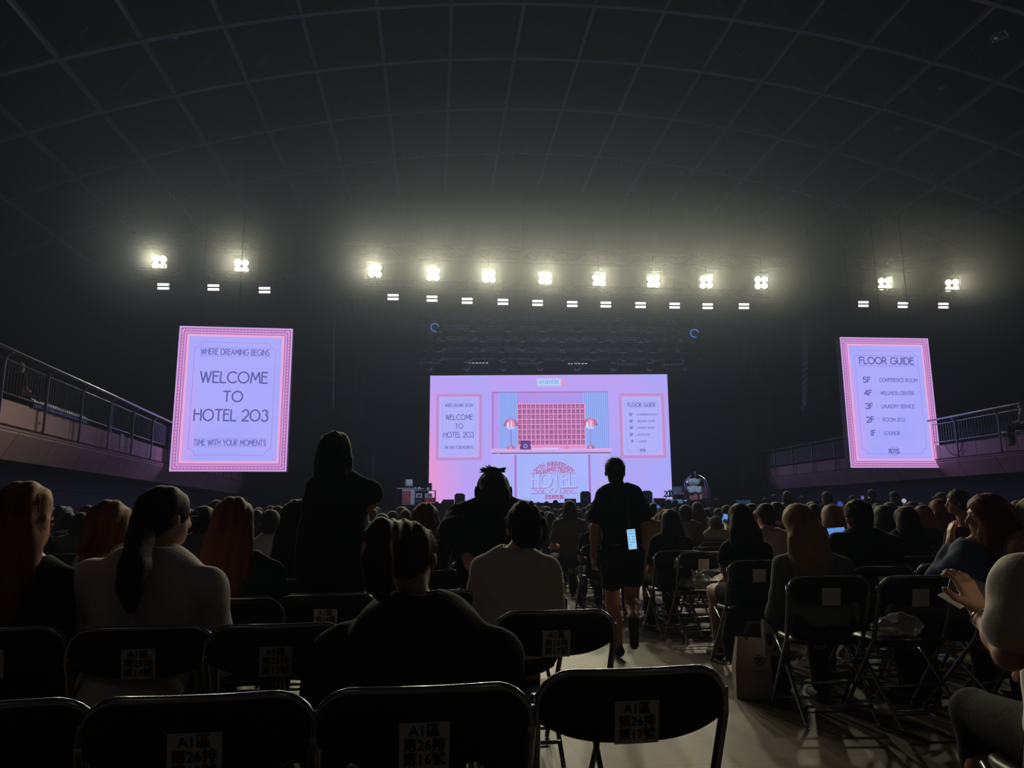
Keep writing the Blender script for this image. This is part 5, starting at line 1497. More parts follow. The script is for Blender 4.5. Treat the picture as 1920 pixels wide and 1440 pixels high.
put('teal', 'woman with long auburn hair in a dark teal top', 3.6, 440, 932, ((372, 1058), (530, 1058)), hair='long', hcol='auburn', hair_len=.34, top='teal', sleeve='long', nstr=220, seed=4)
put('greybob', 'short-haired person in grey half hidden by the teal top woman', 5.4, 384, 948, ((342, 1008), (428, 1008)), hair='short', top='grey', seed=5, nstr=60)
put('p6', 'short-haired person in a white top left of the tan shirt woman', 6.6, 508, 955, ((470, 1014), (545, 1012)), hair='short', top='white', seed=6, nstr=60)
put('p7', 'woman with long black hair in a tan shirt near the standing woman', 4.6, 560, 937, ((520, 1018), (602, 1016)), hair='long', hcol='black', top='tan', seed=7, nstr=160, hyaw=-.35)
put('p12', 'person with straight auburn hair behind the grey hoodie, under the floor lamp', 5.2, 797, 943, ((765, 1006), (832, 1004)), hair='bob', hcol='auburn', top='navy', seed=8, nstr=120)
put('p13', 'small dark-haired person just right of the standing long-haired woman', 8.4, 716, 962, ((690, 1000), (744, 1000)), hair='short', top='black', seed=9, res=.02)
put('white_tee', 'man with short curly hair in a white t-shirt in the centre', 3.72, 983, 942, ((890, 1050), (1043, 1054)), hair='messy', hcol='black', top='white', sleeve='tee', seed=10, nstr=200, s=1.03, bulk=.02, lean=.06,
    chair=(974, 1106), clabel='black folding chair carrying the man in the white t-shirt', clines=['A1區', '第24排', '第17號'])
put('hoodie', 'person in a grey hoodie with a high messy ponytail, nearest to the camera', 2.5, 772, 978, ((612, 1204), (955, 1212)), hair='pony_high', hcol='brown', top='charcoal', sleeve='long', hood=True, nbup=.11, bulk=.045, seed=11, nstr=320, s=1.04, lean=.16, hf=.10, hyaw=-.3, hpitch=-.38, hroll=-.08, hem=.16,
    pony=[PY(716, 1000, 2.42), PY(706, 1050, 2.38), PY(712, 1090, 2.38), PY(716, 1118, 2.38)], chair=False, res=.012)
rr = PEOPLE['hoodie'][0]; b_ = rr.location
add_chair((b_.x - .0, b_.y + .33, 0), PHI, 'black folding chair covered by the grey hoodie of the person on it')

# ---- standing woman with long hair, seen against the dark drapes
put('stander', 'standing woman with long straight hair in dark clothes, left of the floor lamp', 4.05, 629, 810, ((592, 902), (668, 900)), stand=True, hair='long', hcol='black', hair_len=.62, top='black', sleeve='boxy', bottom='black', nstr=240, seed=12, bulk=.03,
    elbows=(PY(613, 1000, 4.1), PY(703, 925, 4.0)), wrists=(PY(622, 1080, 4.2), PY(680, 966, 4.1)), hem=.08)
# ---- big dark figure with topknot
put('topknot', 'large dark figure with a topknot leaning over the seats, arms spread', 4.9, 925, 884, ((852, 966), (998, 960)), stand=True, pz=.72, hair='bob', hcol='black', top='black', sleeve='long', bottom='black', bulk=.07, seed=13, s=1.05, hpitch=-.3, nbup=.12, nstr=80,
    elbows=(PY(850, 1000, 4.75), PY(998, 992, 4.8)), wrists=(PY(872, 1040, 4.5), PY(985, 1045, 4.6)), hem=.1)
r_, J_ = PEOPLE['topknot']; T = J_['T']
q = [('e', T((0, -.02, .125)), (.045, .045, .03), None, .02)]
rs_ = np.random.RandomState(4)
for i in range(16):
    an_ = rs_.uniform(-.3, PI + .3); q.append(('c', T((0, -.02, .125)), T((.085 * math.cos(an_), rs_.uniform(-.04, .02), .13 + .035 * abs(math.sin(an_)) + rs_.uniform(-.01, .01))), .012, .004, .006))
m_ = sdf_mesh(q, .006, .01, name='topknot'); m_.materials.append(HAIR['black']); link_mesh('topknot', m_, r_)
hp = MB(); hp.tube([T((.096 * math.cos(a), -.01, .02 + .105 * math.sin(a))) for a in np.linspace(0, PI, 18)], .009, 8)
for sg in (-1, 1): hp.lathe([(.02, -.02), (.042, -.014), (.042, .014), (.02, .02)], tuple(T((sg * .10, -.004, -.01))), 14, Matrix.Rotation(PI / 2, 3, 'Y'))
hp.build('headphones', black_metal, r_, smooth=True)

# ---- woman walking up the aisle
D_ = 6.2
put('walker', 'woman walking up the aisle in a black top and shorts, phone at her hip', D_, 1152, 858, ((1122, 918), (1200, 914)), stand=True, pz=.86, s=.98, hair='short', hcol='black', top='black', sleeve='loose', bottom='charcoal', shorts=True, seed=14, nstr=120, yaw=.05, bulk=.012, res=.011,
    elbows=(PY(1116, 988, 6.15), PY(1209, 985, 6.1)), wrists=(PY(1113, 1040, 6.25), PY(1206, 1045, 6.2)),
    knees=(PY(1149, 1130, 6.3), PY(1184, 1125, 6.15)), ankles=(PY(1160, 1212, 6.35), PY(1187, 1158, 5.85)), toes=(None, (.02, .06, -1.0)), hem=-.06)
ph_m = emit('phone_screen_cyan', (150, 206, 250), 1.0, sample=True)
def slab(name, c, w, h, t, R, screen, lab, cat, rows=0, parent=None, face=-1, inkc=(60, 84, 130)):
    """phone or lit card: body, screen and marks on it"""
    r = empty(name, c, 0, lab, cat)
    MB().bbox((0, 0, 0), (w, t, h), min(t, w) * .3, R).build('body', mat('phone_black', (16, 16, 18), .25, spec=.6), r)
    if not screen: MB().bbox((0, 0, 0), (w * 1.02, t * .5, h * 1.01), t * .2, R).build('metal_rim', mat('phone_rim', (150, 150, 160), .3, .9), r)
    if screen:
        MB().box(R @ Vector((0, face * (t / 2 + .0006), 0)), (w * .92, .0008, h * .94), R).build('screen', screen, r)
        if rows:
            mb = MB(); rn = np.random.RandomState(int(w * 1e4) + rows)
            for k in range(rows):
                z = h * .4 - k * h * .8 / max(1, rows - 1)
                for j in range(4):
                    if rn.rand() < .75: mb.box(R @ Vector(((j - 1.5) * w * .2, face * (t / 2 + .0014), z)), (w * rn.uniform(.08, .16), .0006, h * .03), R)
            mb.build('icons', mat('icon_ink_%d_%d' % (inkc[0], inkc[1]), inkc, .6), r)
    return r
slab('smartphone', PY(1184.5, 1011, 6.0), .072, .165, .008, Matrix.Rotation(-.08, 3, 'Y') @ Matrix.Rotation(.05, 3, 'Z'), ph_m, 'bright phone screen hanging at the hip of the woman in the aisle', 'phone', 7)
MB().tube([PY(1145, 922, 6.08), PY(1160, 950, 6.02), PY(1174, 968, 6.0), PY(1181, 992, 5.99)], .003, 5).tube([PY(1175, 918, 6.08), PY(1178, 950, 6.02), PY(1179, 968, 6.0), PY(1181, 992, 5.99)], .003, 5).build('lanyard', mat('lanyard_grey', (110, 104, 112), .7), label='thin neck strap across the back of the woman in the aisle', cat='lanyard')
pp = MB(); a_ = PY(1109, 1060, 6.2); pp.add([a_, a_ + Vector((.035, 0, .045)), a_ + Vector((.03, .02, -.02)), a_ + Vector((.012, .01, -.045))], [(0, 3, 2, 1)])
o = pp.build('ticket', mat('ticket_lilac', (214, 208, 246), .7), label='folded pale ticket in the left hand of the woman in the aisle', cat='ticket'); so = o.modifiers.new('s', 'SOLIDIFY'); so.thickness = .002

# ---- right block
put('p15', 'woman with long dark hair and black top just right of the aisle', 7.5, 1256, 955, ((1219, 1008), (1296, 1010)), hair='long', hcol='black', top='black', seed=15, nstr=120, clines=None)
put('p16', 'short-haired man in a grey t-shirt below the luggage cart', 9.6, 1284, 946, ((1258, 980), (1316, 982)), hair='short', hcol='black', top='grey', seed=16, nstr=60, res=.02)
put('p17', 'person in a cream top and knit cap with a strap over the shoulder', 10.6, 1341, 969, ((1318, 998), (1368, 999)), hair='short', hcol='brown', top='cream', cap='grey', seed=17, res=.02, elbows=(None, PY(1366, 1000, 10.6)), wrists=(None, PY(1360, 982, 10.85)))
put('reader', 'woman with straight dark hair in a black tee reading a bright booklet', 6.0, 1386, 945, ((1353, 1018), (1444, 1020)), hair='long', hcol='black', hair_len=.26, top='black', seed=18, nstr=150, hpitch=-.2, hf=.05, elbows=(PY(1357, 1056, 6.05), None), wrists=(PY(1362, 1082, 6.25), PY(1378, 1086, 6.3)), shorts=True, bottom='black', clines=None)
put('p19', 'person with fluffy ginger hair right of the reader', 7.8, 1425, 955, ((1400, 1002), (1458, 1002)), hair='messy', hcol='ginger', top='charcoal', seed=19, nstr=120, res=.018)
put('blonde', 'woman with long light brown hair bending left in a sage top', 4.6, 1497, 945, ((1452, 1046), (1594, 1052)), hair='long', hcol='blond', hair_len=.30, top='sage', sleeve='long', seed=20, nstr=300, hroll=-.3, hpitch=-.15, bulk=.01, lean=.08, yaw=.0, clines=None)
put('p21', 'person with pale blond bob between the sage top and the broad black shirt', 6.8, 1558, 946, ((1534, 996), (1586, 996)), hair='bob', hcol='blond', top='black', seed=21, nstr=140, res=.018)
put('p22', 'broad person in a black shirt with short black hair holding a lit phone', 5.3, 1606, 938, ((1556, 1006), (1684, 1010)), hair='messy', hcol='black', top='black', seed=22, nstr=120, s=1.04, bulk=.02, elbows=(PY(1560, 1048, 5.35), None), wrists=(PY(1568, 1022, 5.6), None), clines=None)
put('p23', 'person with shoulder length black hair right of the broad black shirt', 7.0, 1655, 947, ((1630, 998), (1684, 998)), hair='bob', hcol='black', top='tan', seed=23, res=.018)
put('p24', 'woman with long dark hair in black behind the three empty chairs', 6.4, 1696, 950, ((1654, 1006), (1740, 1010)), hair='long', hcol='black', top='black', seed=24, nstr=100)
put('p25', 'brown-haired person raising a phone with a lit blue screen', 11.5, 1716, 944, ((1692, 978), (1742, 978)), hair='short', hcol='brown', top='charcoal', seed=25, res=.02, elbows=(None, PY(1738, 978, 11.6)), wrists=(None, PY(1730, 965, 11.7)))
put('p26', 'woman with auburn hair in a white t-shirt left of the denim shirt', 8.2, 1758, 936, ((1727, 990), (1788, 988)), hair='long', hcol='auburn', hair_len=.2, top='white', seed=26, nstr=120, elbows=(PY(1733, 998, 8.25), None), wrists=(PY(1729, 980, 8.0), None))
put('p27', 'person in a pale grey cap far behind the auburn-haired woman', 13, 1764, 924, ((1744, 957), (1786, 957)), hair='short', hcol='black', top='navy', cap='grey', seed=27, res=.02, hyaw=.6)
put('p28', 'person with wavy brown hair turned left beside the denim shirt', 7.4, 1793, 919, ((1772, 1000), (1850, 998)), hair='messy', hcol='brown', top='wine', seed=28, hyaw=1.0, nstr=120)
put('denim', 'woman in a denim shirt with copper brown hair, hand raised to her mouth', 4.6, 1846, 926, ((1762, 1060), (1890, 1040)), hair='long', hcol='auburn', hair_len=.16, top='denim', sleeve='long', seed=29, nstr=300, s=1.10, hyaw=.75, hf=-.02, yaw=.6, nbup=.09, res=.011, eyes=True,
    elbows=(PY(1752, 1086, 4.65), None), wrists=(PY(1783, 1022, 4.72), None), hands_dir=(((.10, .0, 1.0), (-1, .2, 0)), None), clines=None)
put('filmer', 'bobbed person filming with a sideways phone above the reader', 9.2, 1408, 944, ((1382, 976), (1436, 976)), hair='bob', top='charcoal', seed=32, res=.022, elbows=(PY(1380, 975, 9.35), PY(1420, 975, 9.35)), wrists=(PY(1385, 955, 9.45), PY(1403, 955, 9.45)))
put('blue_stick', 'long-haired person in white raising a blue light stick right of the aisle', 9.2, 1246, 956, ((1222, 984), (1270, 986)), hair='long', hcol='brown', top='white', seed=33, res=.022, elbows=(PY(1222, 990, 9.3), None), wrists=(PY(1233, 966, 9.35), None))
put('blue_stick2', 'person raising a blue light stick behind the pale blond bob', 9.4, 1588, 950, ((1566, 980), (1612, 980)), hair='short', top='navy', seed=34, res=.022, elbows=(PY(1564, 985, 9.4), None), wrists=(PY(1575, 963, 9.4), None))
put('white_stick', 'person raising a white light stick behind the woman with long dark hair', 8.8, 1704, 948, ((1682, 978), (1728, 978)), hair='short', top='black', seed=35, res=.022, elbows=(PY(1684, 985, 8.8), None), wrists=(PY(1695, 960, 8.8), None))
put('violet', 'standing person with a violet lit phone below the left edge of the floor guide screen', 16.5, 1633, 917, ((1615, 938), (1652, 938)), stand=True, hair='short', top='charcoal', bottom='black', seed=36, res=.025, elbows=(PY(1612, 952, 16.5), None), wrists=(PY(1617, 941, 16.7), None))
put('edge_r', 'person with light hair cut off by the right edge beyond the denim shirt', 4.4, 1936, 930, ((1890, 1010), (1990, 1010)), hair='bob', hcol='blond', top='tan', seed=30, nstr=100)
# nearest person on the right, cut off by the frame
put('phonehand', 'person in a white t-shirt at the right edge holding a phone, head outside the picture', 2.12, 2030, 880, ((1876, 1062), (2190, 1060)), hair='short', hcol='black', top='white', sleeve='tee', bottom='ink', seed=31, res=.0085, hres=.007, yaw=-.08, bulk=.02, lean=-.02, fingers=True, chair=True,
    clabel='black folding chair under the person at the right edge holding a phone',
    elbows=(PY(1893, 1228, 2.12), None), wrists=(PY(1838, 1148, 2.30), None), hands_dir=(((-.22, .30, .90), (.45, -1, .30)), None), hem=.14)
o = PEOPLE['phonehand'][1]['wr'][0]; bb = PEOPLE['phonehand'][0].location; wp = Vector(o) + bb
axis0 = (Vector(PEOPLE['phonehand'][1]['el'][0]) - Vector(o)).normalized()
wt = empty('wristwatch', wp + axis0 * .035, 0, 'pale bracelet watch on the wrist of the phone hand', 'watch')
axis = (Vector(PEOPLE['phonehand'][1]['el'][0]) - Vector(o)).normalized()
u1 = axis.orthogonal().normalized(); u2 = axis.cross(u1)
MB().tube([(u1 * math.cos(a) + u2 * math.sin(a)) * .0345 for a in np.linspace(0, 2 * PI, 21)[:-1]], .0035, 6, closed=True).build('band', chrome, wt, smooth=True)
slab('smartphone', PY(1829, 1107, 2.40), .074, .155, .009, Matrix.Rotation(-.35, 3, 'X') @ Matrix.Rotation(math.radians(118), 3, 'Y'), None, 'dark phone held in the hand at the right edge', 'phone')

# ---- things in laps, on seats, on the floor
def sheet(name, corners, m, lab, cat, lines=0, inkm=None, th=.003, group=None):
    """corners: four world points, going round"""
    c = [Vector(q) for q in corners]; c0 = sum(c, Vector()) / 4
    r = empty(name, c0, 0, lab, cat, group)
    n = (c[1] - c[0]).cross(c[3] - c[0]).normalized() * th; mb = MB()
    v = [q - c0 for q in c]; mb.add(v + [q - n for q in v], [(0, 1, 2, 3), (7, 6, 5, 4), (0, 4, 5, 1), (1, 5, 6, 2), (2, 6, 7, 3), (3, 7, 4, 0)]); mb.build('page', m, r)
    if lines:
        mb = MB()
        for k in range(lines):
            f = .12 + .76 * k / max(1, lines - 1); e = .0012
            a = v[0].lerp(v[3], f); b = v[1].lerp(v[2], f); nn = n.normalized() * e; w_ = (v[3] - v[0]) * .018
            for (p0, p1) in ((.08, .45), (.5, .9)): mb.add([a.lerp(b, p0) + nn, a.lerp(b, p1) + nn, a.lerp(b, p1) + nn + w_, a.lerp(b, p0) + nn + w_], [(0, 1, 2, 3)])
        mb.build('printed_lines', inkm or ink_m, r)
    return r
pw = mat('page_white', (236, 232, 220), .75, noise=.03)
a = PY(1800, 1108, 2.75)
sheet('leaflet', [PY(1757, 1116, 2.7), PY(1806, 1098, 2.95), PY(1846, 1118, 2.85), PY(1800, 1142, 2.6)], pw, 'printed leaflet with dark lines of text under the phone hand', 'leaflet', 9)
sheet('booklet', [PY(1337, 1083, 6.3), PY(1352, 1075, 6.6), PY(1372, 1083, 6.5), PY(1360, 1090, 6.25)], mat('page_bright', (255, 244, 214), .7), 'bright open booklet in the hands of the reader in black', 'booklet', 4)
sheet('booklet', [PY(1028, 1027, 12.05), PY(1040, 1020, 12.35), PY(1047, 1024, 12.3), PY(1035, 1031, 12.0)], mat('page_bright', (255, 244, 214), .7), 'small bright booklet beyond the shoulder of the white t-shirt man', 'booklet')
sheet('paper_sheet', [PZ(994, 1298, .02), PZ(996, 1278, .02), PZ(1022, 1272, .02), PZ(1030, 1294, .02)], mat('card_tan', (206, 190, 160), .8), 'tan paper sheet on the floor between the two aisle chairs', 'paper')
slab('smartphone', PY(1359, 973, 10.9), .075, .15, .008, Matrix.Rotation(.3, 3, 'Y'), emit('phone_screen_blue', (110, 150, 230), .9), 'lit phone screen beside the knit cap person', 'phone', 3)
slab('smartphone', PY(1569, 998, 5.65), .14, .075, .008, Matrix.Rotation(-.08, 3, 'Y') @ Matrix.Rotation(-.5, 3, 'X'), emit('phone_screen_sky', (96, 148, 232), .95), 'lit blue phone held low by the broad person in black', 'phone', 4)
slab('smartphone', PY(1728.5, 956, 7.85), .065, .10, .008, Matrix.Rotation(PI / 2, 3, 'Y'), emit('phone_screen_blue2', (84, 140, 210), .8), 'small lit phone raised beside the auburn-haired woman', 'phone', 2)
slab('smartphone', PY(1394, 943, 9.4), .20, .08, .010, Matrix.Rotation(0, 3, 'Y'), emit('phone_screen_dark', (40, 60, 84), .7), 'phone held sideways filming, above the reader in black', 'phone', 2, inkc=(90, 140, 170))
slab('smartphone', PY(1617, 934, 16.6), .07, .10, .01, Matrix.Rotation(.1, 3, 'Y'), emit('phone_screen_violet', (110, 96, 200), .9), 'tiny violet lit screen in the far crowd below the floor guide screen', 'phone')
# glow sticks
def glow(px, py, d, rgb, lab, r=.035):
    q = PY(px, py, d); e_ = empty('light_stick', q, 0, lab, 'light stick')
    MB().lathe([(.005, -r), (r * .8, -r * .6), (r, 0), (r * .8, r * .6), (.005, r)], n=14).build('globe', emit('glow_%d_%d' % (rgb[0], rgb[2]), rgb, .6), e_, smooth=True)
    MB().tube([(0, 0, -r), (0, 0, -r - .14)], .012, 8).build('handle', white_p, e_)
glow(1575, 944, 9.3, (70, 96, 220), 'blue glowing light stick in the crowd above the broad black shirt', .028)
glow(1234, 950, 9.3, (70, 140, 240), 'blue glowing light stick left of the grey t-shirt man', .022)
def white_hand(px, py, d, lab): pass
glow(1695, 939, 8.7, (200, 204, 220), 'white glowing light stick above the raised phone', .026)

# paper carrier bag
bagm = mat('paper_bag', (196, 178, 168), .75, noise=.08, bump=.1)
b0 = PZ(1424, 1306, 0); ang = PHI - .25
bg = empty('paper_bag', b0, ang, 'white paper carrier bag with a dark knot emblem standing in the aisle', 'bag')
mb = MB(); w0, d0, hh_ = .155, .06, .37
pr_ = [(-w0, -d0, 0), (w0, -d0, 0), (w0, d0, 0), (-w0, d0, 0), (-w0 * .97, -d0 * .9, hh_ * .5), (w0 * 1.0, -d0 * 1.1, hh_ * .5), (w0, d0, hh_ * .5), (-w0, d0, hh_ * .5), (-w0 * .8, -d0 * .5, hh_), (w0 * .92, -d0 * .7, hh_ * .93), (w0 * .92, d0 * .6, hh_ * .95), (-w0 * .8, d0 * .6, hh_ * 1.0)]
mb.add(pr_, [(3, 2, 1, 0)] + [(L * 4 + i, L * 4 + (i + 1) % 4, L * 4 + 4 + (i + 1) % 4, L * 4 + 4 + i) for L in (0, 1) for i in range(4)])
mb.build('body', bagm, bg)
mb = MB()
for k in range(4):
    ck, sk = math.cos(k * PI / 2), math.sin(k * PI / 2)
    mb.tube([(.0 + .016 * ck + .017 * math.cos(a), -d0 - .002, .235 + .016 * sk + .017 * math.sin(a)) for a in np.linspace(0, 2 * PI, 15)[:-1]], .0022, 4, closed=True)
mb.build('emblem', ink_m, bg)
mb = MB()
for i in range(8): mb.box((-.035 + .01 * i, -d0 - .001, .165), (.006, .001, .008))
mb.build('small_lettering', mat('bag_ink', (110, 98, 92), .8), bg)
for y in (-d0 * .6, d0 * .6): MB().tube([(-.07, y, hh_ * .96), (-.05, y - .02, hh_ + .09), (.04, y - .02, hh_ + .09), (.07, y, hh_ * .95)], .005, 6).build('handle', mat('bag_cord', (40, 36, 38), .8), bg)
# printed plastic bag behind
q = PY(1452, 1192, 4.86)
pb = empty('printed_bag', q, PHI, 'small white printed bag with a photo and text, above the paper carrier bag', 'bag')
mb = MB(); mb.add([(-.07, 0, -.12), (.08, 0, -.12), (.095, .02, .06), (.03, .0, .0), (-.06, .01, .1), (-.07, .05, -.12), (.08, .05, -.12), (.095, .06, .06), (.03, .05, .0), (-.06, .05, .1)], [(0, 1, 2, 3, 4), (9, 8, 7, 6, 5)] + [(i, i + 5, (i + 1) % 5 + 5, (i + 1) % 5) for i in range(5)])
mb.build('body', mat('plastic_white', (214, 212, 214), .35, spec=.6), pb)
mb = MB()
for i in range(7): mb.box((.005 + i * .011, -.002, -.06 + .004 * i), (.005, .002, .09), Matrix.Rotation(.6, 3, 'Y'))
mb.box((-.035, -.002, -.02), (.035, .002, .07)); mb.build('print', mat('bag_print', (60, 52, 50), .7), pb)
# backpack slumped against the chair
q = PZ(1402, 1262, 0); bk = empty('backpack', q + Vector((0, .12, 0)), PHI, 'dark grey backpack slumped on the floor beside the sage top woman', 'bag')
m_ = sdf_mesh([('e', (0, 0, .22), (.15, .10, .22)), ('e', (0, -.07, .16), (.11, .06, .12)), ('e', (.0, 0, .40), (.11, .08, .08))], .014, .05, [((0, 0, .002), (0, 0, -1.))], fn=lambda X, Y, Z: .005 * np.sin(X * 40 + Z * 30) * np.sin(Z * 22 + Y * 9), name='pack'); m_.materials.append(cloth('charcoal')); link_mesh('pack', m_, bk)
MB().tube([(-.03, -.02, .46), (-.02, -.03, .52), (.02, -.03, .52), (.03, -.02, .46)], .009, 6).build('handle', cloth('black'), bk)
MB().tube([(-.09, -.135, .12), (0, -.15, .21), (.09, -.135, .12)], .003, 4).build('zip', chrome, bk)
# clear plastic bags holding things on chair seats
cp = mat('clear_plastic', (224, 224, 216), .12, alpha=.38, spec=1.0)
def clear_bag(px, py, z, w, lab, sd):
    rs = np.random.RandomState(sd); q = Vector(chair_px(px, py)) + UP * .461; r = empty('clear_bag', q, PHI, lab, 'bag')
    ph = rs.uniform(0, 6, 6)
    def fn(X, Y, Z): return .010 * np.sin(X * 60 + ph[0] + 2 * np.sin(Z * 40)) * np.sin(Y * 50 + ph[1]) + .006 * np.sin(Z * 90 + X * 40 + ph[2])
    m = sdf_mesh([('e', (0, 0, .05), (w * .5, .11, .05)), ('e', (w * .15, 0, .07), (w * .3, .09, .06))], .012, .03, [((0, 0, .004), (0, 0, -1.))], fn, name='wrap'); m.materials.append(cp); link_mesh('wrap', m, r)
    MB().bbox((-.04, 0, .03), (.10, .07, .026), .006, Matrix.Rotation(.3, 3, 'Z')).build('contents', mat('snack_box', (190, 180, 160), .6), r)
for (px, py, z, w, lab, sd) in ((1346, 1017, .47, .30, 'crumpled clear bag on the empty chair left of the booklet, upper of three', 1), (1334, 1026, .47, .28, 'crumpled clear bag on the empty chair left of the booklet, middle of three', 2),
                                (1318, 1035, .47, .32, 'crumpled clear bag on the empty chair left of the booklet, lowest of three', 3), (1722, 1082, .47, .30, 'crumpled clear bag on the seat left of the phone hand', 4)):
    clear_bag(px, py, z, w, lab, sd)
MB().tube([PZ(1243, 1237, .006), PZ(1258, 1242, .006)], .004, 5).build('straw', white_p, label='thin white straw lying on the aisle floor', cat='straw')

# ================================================================== FAR AUDIENCE: prototypes, copied with their parts
def proto_sit(seed, hair, hcol, top, sleeve='tee'):
    f0 = figure('seated person', (0, 0, 0), ((-.175, .04, .98), (.175, .04, .98)), (0, .07, 1.175), hair=hair, hcol=hcol, top=top, sleeve=sleeve, seed=seed, res=.03, hair_len=.3)[0]
    return f0
def proto_stand(seed, hair, hcol, top):
    return figure('standing person', (0, 0, 0), ((-.18, 0, 1.38), (.18, 0, 1.38)), (0, .02, 1.58), pose='stand', hair=hair, hcol=hcol, top=top, seed=seed, res=.03, hair_len=.35)[0]
_spec = [('short', 'black', 'charcoal', 'short black hair'), ('long', 'black', 'black', 'long black hair'), ('bob', 'black', 'grey', 'black bob'), ('long', 'brown', 'white', 'long brown hair and white top'),
         ('short', 'black', 'white', 'short hair and white top'), ('bob', 'auburn', 'navy', 'auburn bob'), ('bun', 'black', 'tan', 'hair in a bun'), ('messy', 'brown', 'rose', 'tousled brown hair')]
SITP = [proto_sit(40 + i, *q[:3]) for i, q in enumerate(_spec)]
_sspec = [('short', 'black', 'charcoal'), ('long', 'black', 'grey'), ('bob', 'black', 'black')]
STP = [proto_stand(60 + i, *q) for i, q in enumerate(_sspec)]
used = set()
def clone(p, loc, rz, s, label, group=None):
    if p.name in used: c = copy_tree(p)
    else: used.add(p.name); c = p
    c.location = loc; c.rotation_euler = (0, 0, rz); c.scale = (s, s, s); c['label'] = label
    if group: c['group'] = group
    return c
def pt(px, d):                       # floor point under a picture column at a depth
    q = PY(px, 960, d); return Vector((q.x, q.y, 0))
# middle distance, placed one by one: column, head top, depth, kind, label
mid = [(1033, 960, 13, 1, 'dark-haired person left of the two seated under the hotel emblem'), (1058, 962, 12.0, 0, 'short-haired person below the red emblem name'),
       (1107, 957, 11.2, 4, 'person in a pale top seated left of the woman in the aisle'), (1086, 960, 14.0, 6, 'person with a bun just left of the pale top'),
       (1308, 954, 13, 1, 'long-haired person right of the grey t-shirt man'),
       (1326, 953, 14, 2, 'bobbed person under the luggage cart'), (1350, 952, 13, 0, 'short-haired person behind the knit cap'),
       (1462, 940, 7.9, 0, 'black-haired person behind the light brown hair, hair catching light'),
       (1532, 943, 9.0, 0, 'short-haired person above the pale blond bob'), (735, 958, 10, 7, 'tousled person left of the auburn hair'),
       (760, 955, 11, 2, 'bobbed person under the salmon cabinet door'), (846, 952, 10, 1, 'long-haired person left of the big dark figure'),
       (1120, 968, 9.0, 1, 'dark person bending just left of the aisle walker'), (1650, 947, 10.5, 1, 'long-haired person above the tan shoulder'),
       (122, 952, 10.5, 4, 'pale-haired person by the blue stand at the far left'), (116, 972, 8.8, 3, 'person in white below the pale-haired one at the far left'),
       (150, 960, 7.6, 2, 'dark-haired person left of the reddish bob'), (480, 955, 9.0, 1, 'dark head between the teal top woman and the tan shirt woman')]
for (px, ty, d, k, lab) in mid:
    q = pt(px, d); zt = PY(px, ty, d + .07).z; s = max(.9, min(1.1, zt / 1.30))
    c = clone(SITP[k], q - AX * .0, PHI + random.uniform(-.12, .12), s, lab)
    if s == .9 or s == 1.1: pass
    add_chair(q + AX * .085, PHI, 'black folding chair under the ' + ' '.join(lab.split()[:11]))
stand = [(819, 940, 27, 0, 'standing person silhouetted on the screen edge, left of two near the shelf'), (831, 939, 27, 2, 'standing person silhouetted on the screen edge, right of two near the shelf'),
         (1010, 941, 25, 1, 'first of the row of standing heads under the hotel emblem'), (1025, 939, 24, 0, 'second of the row of standing heads under the hotel emblem'), (1042, 937, 24, 2, 'third of the row of standing heads under the hotel emblem'),
         (1074, 938, 25, 1, 'fourth of the row of standing heads under the hotel emblem'), (1088, 941, 27, 0, 'last of the row of standing heads, left of the aisle walker'),
         (1254, 940, 21, 1, 'standing head left of the pale blue plaque'), (1267, 940, 22, 2, 'standing head between the two pale blue plaques'), (1453, 926, 19, 0, 'standing man left of two heads right of the black drape'),
         (1478, 920, 15, 1, 'standing person right of two heads right of the black drape'), (1506, 929, 19, 0, 'standing person third along from the black drape'), (1553, 921, 14, 2, 'standing person left of the blue light stick'),
         (1680, 920, 15, 1, 'standing long-haired person below the right half of the floor guide screen'), (1345, 945, 20, 2, 'standing head right of the luggage cart deck'), (1436, 938, 19, 0, 'standing head under the black drape'),
         (1600, 930, 17, 0, 'standing head between the blue light stick and the violet screen')]
for (px, ty, d, k, lab) in stand:
    q = pt(px, d); zt = PY(px, ty, d).z; clone(STP[k], q, PHI + random.uniform(-.4, .4), max(.9, min(1.1, zt / 1.71)), lab)
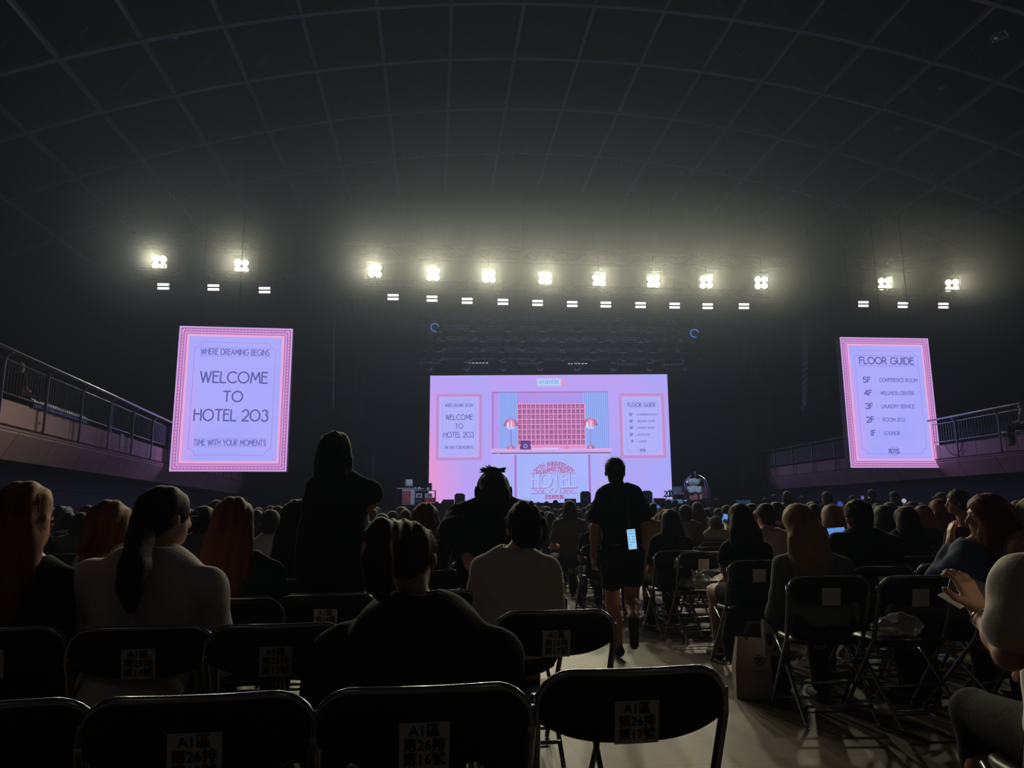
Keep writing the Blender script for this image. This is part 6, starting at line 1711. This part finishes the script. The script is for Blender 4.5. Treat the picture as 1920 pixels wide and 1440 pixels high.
# packed rows beyond: left and right of the aisle
KEEP = set([1, 10, 12, 14, 17, 18, 20, 21, 23, 25, 27, 30, 35, 37, 39, 40, 41, 44, 47, 51, 55, 56, 57, 59, 61, 65, 73, 74, 75, 76, 79, 80, 84, 85, 86, 88, 92, 95, 104, 107, 113, 114, 115, 120, 134, 138, 146, 148, 153, 158, 160, 170, 180, 197, 200, 206, 207, 208, 211, 221, 232, 236, 238, 245, 280, 283, 306, 310, 321, 338, 366, 371, 378, 399, 408, 450, 515])
far_i = 0
rn = np.random.RandomState(21)
FAR = []
for row in range(29):
    t = 6.2 + row * .93
    for side in (-1, 1):
        for k in range(26):
            s_ = (.02 - .52 * k) if side < 0 else (2.25 + .52 * k)
            jit = rn.uniform(-.07, .07, 3); kind = rn.randint(0, 8); occ = rn.rand(); sc_ = rn.uniform(.93, 1.04); hy = rn.uniform(-.2, .2)
            q = RX * (s_ + jit[0]) + AX * (t + jit[1]); px = CX + FPX * q.x / q.y
            if occ > .62 or not (-20 < px < 1940): continue
            if (1268 < px < 1378 and q.y < 11.5) or q.y < 6.6: continue
            if q.x < -9.0 - .0 * t or q.x > 13.0: continue
            far_i += 1
            FAR.append((far_i, q, kind, hy, sc_, px, side, t))

for (px, d, zb, k, lab) in ((30, 15.2, 3.08, 0, 'person seated behind the balcony railing at the upper left edge'), (1913, 21.6, 3.05, 4, 'person seated behind the balcony railing at the right edge')):
    q = PY(px, 700, d); clone(SITP[k], Vector((q.x, q.y, zb)), PHI + (-.6 if px < 900 else .6), 1.0, lab)
_placed = [o for o in SC.objects if o.parent is None and o.name.startswith('person')]
def crowd_label(kind, side, t, px):
    h = _spec[kind][3]
    if side < 0: w = 'near the blue stand' if px < 330 else ('below the welcome screen' if px < 600 else ('in front of the floor lamp' if px < 820 else 'below the hotel desk'))
    else: w = 'below the luggage cart' if px < 1380 else ('in front of the black drape' if px < 1560 else ('below the floor guide screen' if px < 1760 else 'at the far right'))
    z = 'middle' if t < 13 else ('far' if t < 20 else 'farthest')
    return 'seated person, %s, %s rows %s' % (h, z, w)
NF = 0; FIDX = []
for (i_, q, kind, hy, sc_, px, side, t) in FAR:
    if KEEP is not None and i_ not in KEEP: continue
    # leave room for the people placed one by one
    if any((o.location.x - q.x) ** 2 + (o.location.y - q.y) ** 2 < .2 for o in _placed): continue
    c = clone(SITP[kind], q, PHI + hy, sc_, crowd_label(kind, side, t, px)); c['group'] = crowd_label(kind, side, t, px).replace('seated person', 'people')
    c.name = 'person'; NF += 1; FIDX.append((c.name, i_))
for (c, lines, dx) in LABELS_TODO: seat_label(c, lines, dx)
# prototypes that found no place
for p in SITP + STP:
    if p.name not in used:
        for ch in list(p.children): bpy.data.objects.remove(ch)
        bpy.data.objects.remove(p)
print('far people', NF, 'objects', len(SC.objects))
